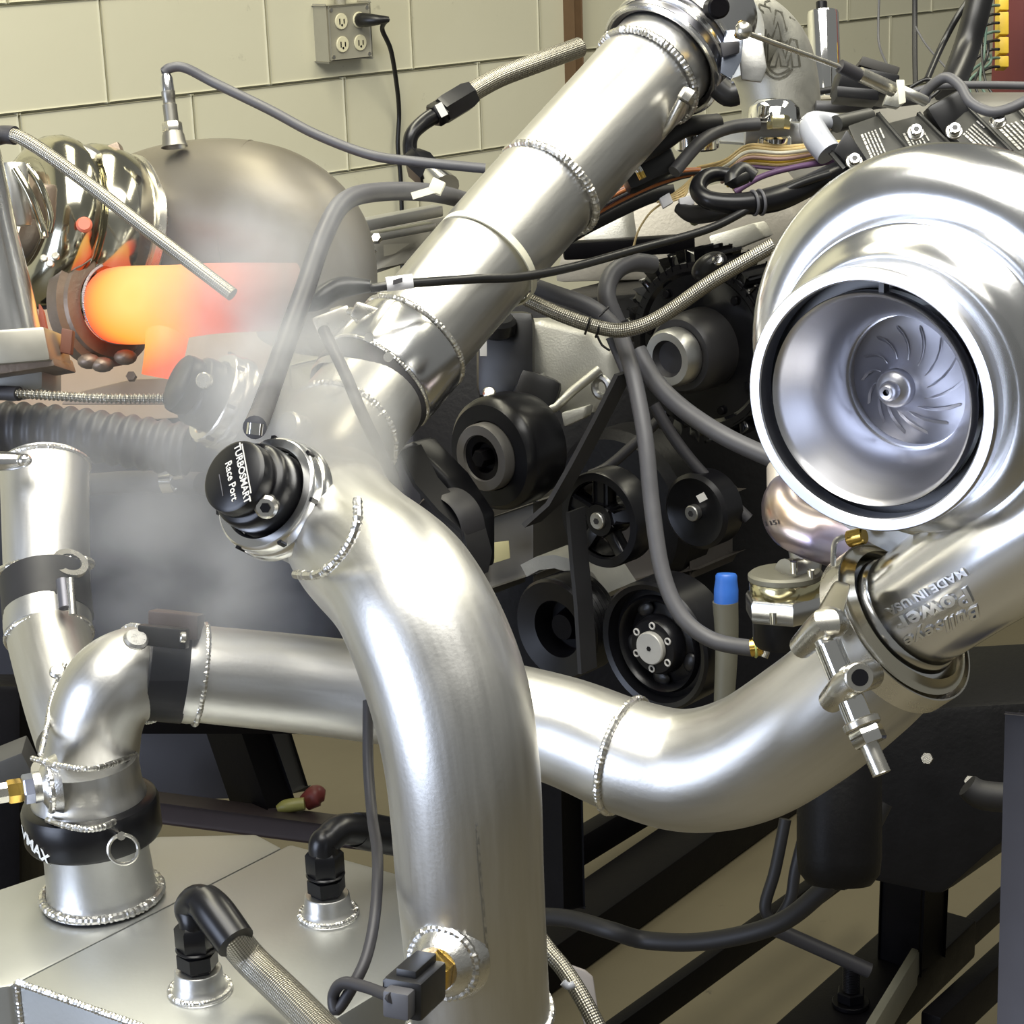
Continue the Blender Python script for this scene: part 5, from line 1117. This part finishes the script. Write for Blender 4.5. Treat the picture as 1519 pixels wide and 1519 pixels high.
part(lt, 'outer_bell', lathe([(.062, .02), (.085, .025), (.092, .035), (.094, .05), (.090, .075), (.085, .08)], lc, la, 56), M['oldchrome'])
part(lt, 'v_band_ring', lathe([(.086, .078), (.091, .080), (.092, .088), (.088, .092)], lc, la, 56), M['steel'])
part(lt, 'core_housing', lathe([(.05, -.05), (.045, -.03), (.04, .0)], lc, la, 32), M['hotsteel'])
part(lt, 'actuator_can', lathe([(0, 0), (.013, 0), (.014, .003), (.014, .055), (.012, .06), (0, .06)], P(26, 335, 1.95), V(-.05, 1, .1), 24), M['alu_satin'])
part(lt, 'pod', lathe([(0, 0), (.012, 0), (.012, .03), (.010, .034), (0, .034)], P(64, 325, 1.98), V(.1, 1, .2), 20), M['brass'] if False else M['hotsteel'])
part(lt, 'shaft_clip', tube([P(40, 245, 1.95), P(60, 275, 1.95), P(75, 320, 1.96), P(72, 345, 1.96)], .0035, 10, 6), M['oldchrome'])
part(lt, 'shaft_clip', tube([P(22, 250, 1.93), P(45, 290, 1.93), P(62, 335, 1.94), P(66, 352, 1.94)], .004, 10, 6), M['oldchrome'])
part(lt, 'vband_nut', hexa(P(122, 222, 2.08), V(.8, -.5, .2), .008, .02), M['steel'])
part(lt, 'vband_bolt', tube([P(112, 212, 2.08), P(150, 240, 2.1)], .004, 10, 1), M['steel'])
part(lt, 'red_cap', disc(P(125, 335, 2.0), V(.2, .2, 1), .008, .006, 18, .002), mat('faded_red_plastic', (.5, .12, .07), 0, .5))
for q in ((66, 384), (83, 381), (75, 392)): part(lt, 'cap_screw', disc(P(*q, 1.97), V(0, .2, 1), .004, .004, 12, .001), M['steel'])
part(lt, 'centre_section', box(P(95, 395, 2.12), V(.035, 0, 0), V(0, .03, 0), V(0, 0, .03), .01), M['hotsteel'])
bp_ = thing('bright_downpipe', 'mirror-polished tube running down the picture edge beside the second turbo', 'pipe', P(-10, 480, 1.86))
part(bp_, 'tube_body', tube([P(*q) for q in ((-62, 180, 1.86), (-45, 260, 1.86), (-28, 350, 1.86), (-10, 430, 1.86), (6, 500, 1.86))], [S(r, 1.86) for r in (50, 52, 54, 56, 56)], 40, 8), M['alu_pol'])
fg = thing('flange_block', 'grey square exhaust flange at the foot of the bright polished tube', 'flange', P(35, 540, 1.84))
part(fg, 'flange', box(P(28, 520, 1.84), V(.036, .003, 0), V(-.003, .015, 0), V(0, 0, .045), .003), mat('grey_flange', (.40, .38, .32), .8, .38))
part(fg, 'lower_flange', box(P(30, 548, 1.85), V(.040, .006, 0), V(-.002, .006, 0), V(0, 0, .045), .002), M['hotsteel'])
part(fg, 'base', box(P(38, 568, 1.88), V(.025, .004, 0), V(0, .012, 0), V(0, 0, .04), .004), mat('pale_grey_casting', (.36, .36, .34), .5, .5))
part(fg, 'glowing_bolt', box(P(100, 507, 1.85), V(.005, -.001, 0), V(.001, .011, 0), V(0, 0, .006), .001), M['glow'], label='orange glowing hot bolt')
part(fg, 'glowing_edge', prism([P(57, 450, 1.87), P(64, 462, 1.87), P(70, 492, 1.87), P(62, 494, 1.87), P(57, 470, 1.87)], V(0, 0, -.008), .001), M['glow'], label='orange glowing hot edge')
gp = thing('hot_pipe', 'red-hot glowing exhaust pipe behind the blow-off valve', 'exhaust pipe', P(220, 480, 2.02))
gpp = [(172, 453, 2.065, 56), (188, 453, 2.05, 58), (215, 452, 2.03, 58), (260, 448, 2.01, 55), (330, 442, 2.00, 52), (440, 440, 2.02, 50)]
part(gp, 'pipe_body', tube([P(a, b, c) for a, b, c, r in gpp], [S(r, c) for a, b, c, r in gpp], 40, 8), M['glow'])
part(gp, 'branch', tube([P(250, 480, 2.01), P(245, 520, 2.0), P(238, 560, 2.0)], [S(34, 2), S(30, 2), S(28, 2)], 28, 4), M['glow'])
ge = thing('hot_flange', 'dark burnt round flange with bolt lobes at the start of the glowing pipe', 'flange', P(140, 520, 2.06))
ga_ = V(.76, .05, .65).normalized(); gcn = P(162, 452, 2.075)
part(ge, 'flange_ring', lathe([(.042, -.024), (.060, -.024), (.0635, -.020), (.0635, -.004), (.056, -.002), (.054, .002), (.040, .004)], gcn, ga_, 48), M['hotsteel'])
part(ge, 'weld_bead', beadring(gcn + ga_ * .010, ga_, .0405, .0024, 60), mat('grey_scale', (.4, .36, .36), .6, .5))
for q in ((132, 536), (152, 541), (186, 530)): part(ge, 'bolt_lobe', ellipsoid(P(*q, 2.05), V(.012, 0, 0), V(0, .008, 0), V(0, 0, .010), 14, 8), M['hotsteel'])
hs = thing('heat_shield', 'tan sheet heat shield behind and below the glowing pipe', 'heat shield', P(200, 600, 2.5))
part(hs, 'sheet', prism([P(-40, 380, 2.6), P(420, 370, 2.6), P(420, 610, 2.6), P(-40, 640, 2.6)], V(0, 0, -.01), .003), M['shield'])
part(hs, 'sheet', prism([P(100, 585, 2.3), P(195, 562, 2.3), P(260, 560, 2.3), P(260, 600, 2.3), P(90, 600, 2.3)], V(0, 0, -.01), .003), M['shield'])
part(hs, 'bolt', hexa(P(196, 560, 2.28), V(0, .2, 1), .006, .008), M['hotsteel'])
part(hs, 'pale_tab', prism([P(198, 383, 2.3), P(300, 378, 2.3), P(300, 402, 2.3), P(205, 402, 2.3)], V(0, 0, -.01), .002), mat('pink_beige_sheet', (.45, .36, .29), .2, .5))
hose('braided steel line stretched from the second turbo down past the glowing pipe', [(5, 200, 1.86), (28, 203, 1.85), (65, 225, 1.84), (130, 272, 1.82), (220, 342, 1.80), (345, 437, 1.78)], 10.5, 'braid', 'braided_hose')
hose('dark hose end capping the braided line above the second turbo', [(-15, 205, 1.86), (5, 200, 1.86), (22, 201, 1.855)], 14, 'hosedark', 'hose_end', 'fitting')
one('spring_hose', tube([P(22, 583, 1.82), P(80, 587, 1.81), P(160, 591, 1.80), (P(245, 591, 1.80))], S(6.5, 1.8), 12, 6, rfun=lambda L, i: 1.0 + .22 * math.sin(L * 2 * PI / .0042), step=.0008), M['braid'], 'thin ribbed silver flex line below the glowing pipe', 'hose')
one('hose_sleeve', tube([P(-20, 582, 1.84), P(28, 584, 1.82)], S(11, 1.83), 14, 1), M['hosedark'], 'dark sleeve at the start of the ribbed flex line', 'sleeve')
one('air_duct', tube([P(-40, 632, 1.95), P(60, 638, 1.94), P(160, 650, 1.93), P(280, 668, 1.92)], S(38, 1.95), 28, 8, rfun=lambda L, i: 1.0 + .07 * math.sin(L * 2 * PI / .0155), step=.0020), M['hosedark'], 'dark corrugated air duct fading into the smoke', 'duct')
sc = thing('smoke_side_fitting', 'small bright hose clamp glinting deep in the smoke', 'clamp', P(255, 715, 2.1))
part(sc, 'clamp_band', lathe([(.012, -.006), (.0135, -.006), (.0135, .006), (.012, .006)], P(250, 712, 2.05), V(1, .1, .2), 24), M['chrome'])
part(sc, 'screw', disc(P(258, 706, 2.03), V(1, .1, .2), .004, .01, 12), M['chrome'])
one('dark_pipe', tube([P(120, 720, 2.2), P(200, 715, 2.12), P(300, 718, 2.05)], .012, 16, 4), M['hosedark'], 'dark pipe under the bright clamp inside the smoke', 'pipe')

# ================================================================== SMOKE
def smoke(label, lo, hi, d0, d1, blobs, color, dens):
    c = [P(a, b, d) for a in (lo[0], hi[0]) for b in (lo[1], hi[1]) for d in (d0, d1)]
    idx = lambda i, j, k: i * 4 + j * 2 + k
    fs = [[idx(0, 0, 0), idx(0, 1, 0), idx(0, 1, 1), idx(0, 0, 1)], [idx(1, 0, 0), idx(1, 0, 1), idx(1, 1, 1), idx(1, 1, 0)],
          [idx(0, 0, 0), idx(0, 0, 1), idx(1, 0, 1), idx(1, 0, 0)], [idx(0, 1, 0), idx(1, 1, 0), idx(1, 1, 1), idx(0, 1, 1)],
          [idx(0, 0, 0), idx(1, 0, 0), idx(1, 1, 0), idx(0, 1, 0)], [idx(0, 0, 1), idx(0, 1, 1), idx(1, 1, 1), idx(1, 0, 1)]]
    m = bpy.data.materials.new('smoke'); m.use_nodes = True; nt = m.node_tree; nt.nodes.clear()
    out = nd(nt, 'ShaderNodeOutputMaterial'); vs = nd(nt, 'ShaderNodeVolumeScatter'); vs.inputs['Color'].default_value = (*color, 1); vs.inputs['Anisotropy'].default_value = .1
    nt.links.new(vs.outputs[0], out.inputs['Volume'])
    g = nd(nt, 'ShaderNodeNewGeometry'); tot = None
    for (bx_, by_, bd_, rr, wt) in blobs:
        ds = nd(nt, 'ShaderNodeVectorMath', operation='DISTANCE'); ds.inputs[1].default_value = P(bx_, by_, bd_); nt.links.new(g.outputs['Position'], ds.inputs[0])
        mr = nd(nt, 'ShaderNodeMapRange', interpolation_type='SMOOTHSTEP', inp={1: 0, 2: rr, 3: wt, 4: 0}); nt.links.new(ds.outputs['Value'], mr.inputs[0])
        if tot is None: tot = mr.outputs[0]
        else:
            ad = nd(nt, 'ShaderNodeMath', operation='ADD'); nt.links.new(tot, ad.inputs[0]); nt.links.new(mr.outputs[0], ad.inputs[1]); tot = ad.outputs[0]
    no = nd(nt, 'ShaderNodeTexNoise', inp={'Scale': 11, 'Detail': 3, 'Distortion': .6}); nt.links.new(g.outputs['Position'], no.inputs['Vector'])
    r = nd(nt, 'ShaderNodeMapRange', inp={1: .36, 2: .66, 3: .15, 4: 1.75}); nt.links.new(no.outputs['Fac'], r.inputs[0])
    mu = nd(nt, 'ShaderNodeMath', operation='MULTIPLY'); nt.links.new(tot, mu.inputs[0]); nt.links.new(r.outputs[0], mu.inputs[1])
    m2 = nd(nt, 'ShaderNodeMath', operation='MULTIPLY'); nt.links.new(mu.outputs[0], m2.inputs[0]); m2.inputs[1].default_value = dens
    nt.links.new(m2.outputs[0], vs.inputs['Density'])
    bm = bmesh.new(); vv = [bm.verts.new(p) for p in c]
    for f in fs: bm.faces.new([vv[i] for i in f])
    bmesh.ops.recalc_face_normals(bm, faces=bm.faces[:]); bm.verts.index_update()
    fs = [[v.index for v in f.verts] for f in bm.faces]; bm.free()
    return one('smoke', MB().add(c, fs), m, label, 'smoke', kind='stuff', smooth=0)
smoke('pale drifting smoke pouring over the plenum and the blow-off valves', (-40, 130), (720, 1010), 1.44, 2.0,
      [(450, 590, 1.58, .09, 2.6), (460, 670, 1.55, .085, 4.2), (500, 715, 1.52, .06, 3.0), (410, 450, 1.70, .11, .9), (300, 345, 1.88, .11, .18), (270, 830, 1.62, .12, .45), (395, 880, 1.54, .075, 1.6), (190, 720, 1.72, .13, .35), (430, 370, 1.7, .09, .6), (340, 620, 1.70, .10, .7), (330, 480, 1.75, .09, .6)],
      (.82, .85, .91), 11.0)
SC.cycles.volume_step_rate = 1.0
SC.cycles.volume_max_steps = 128
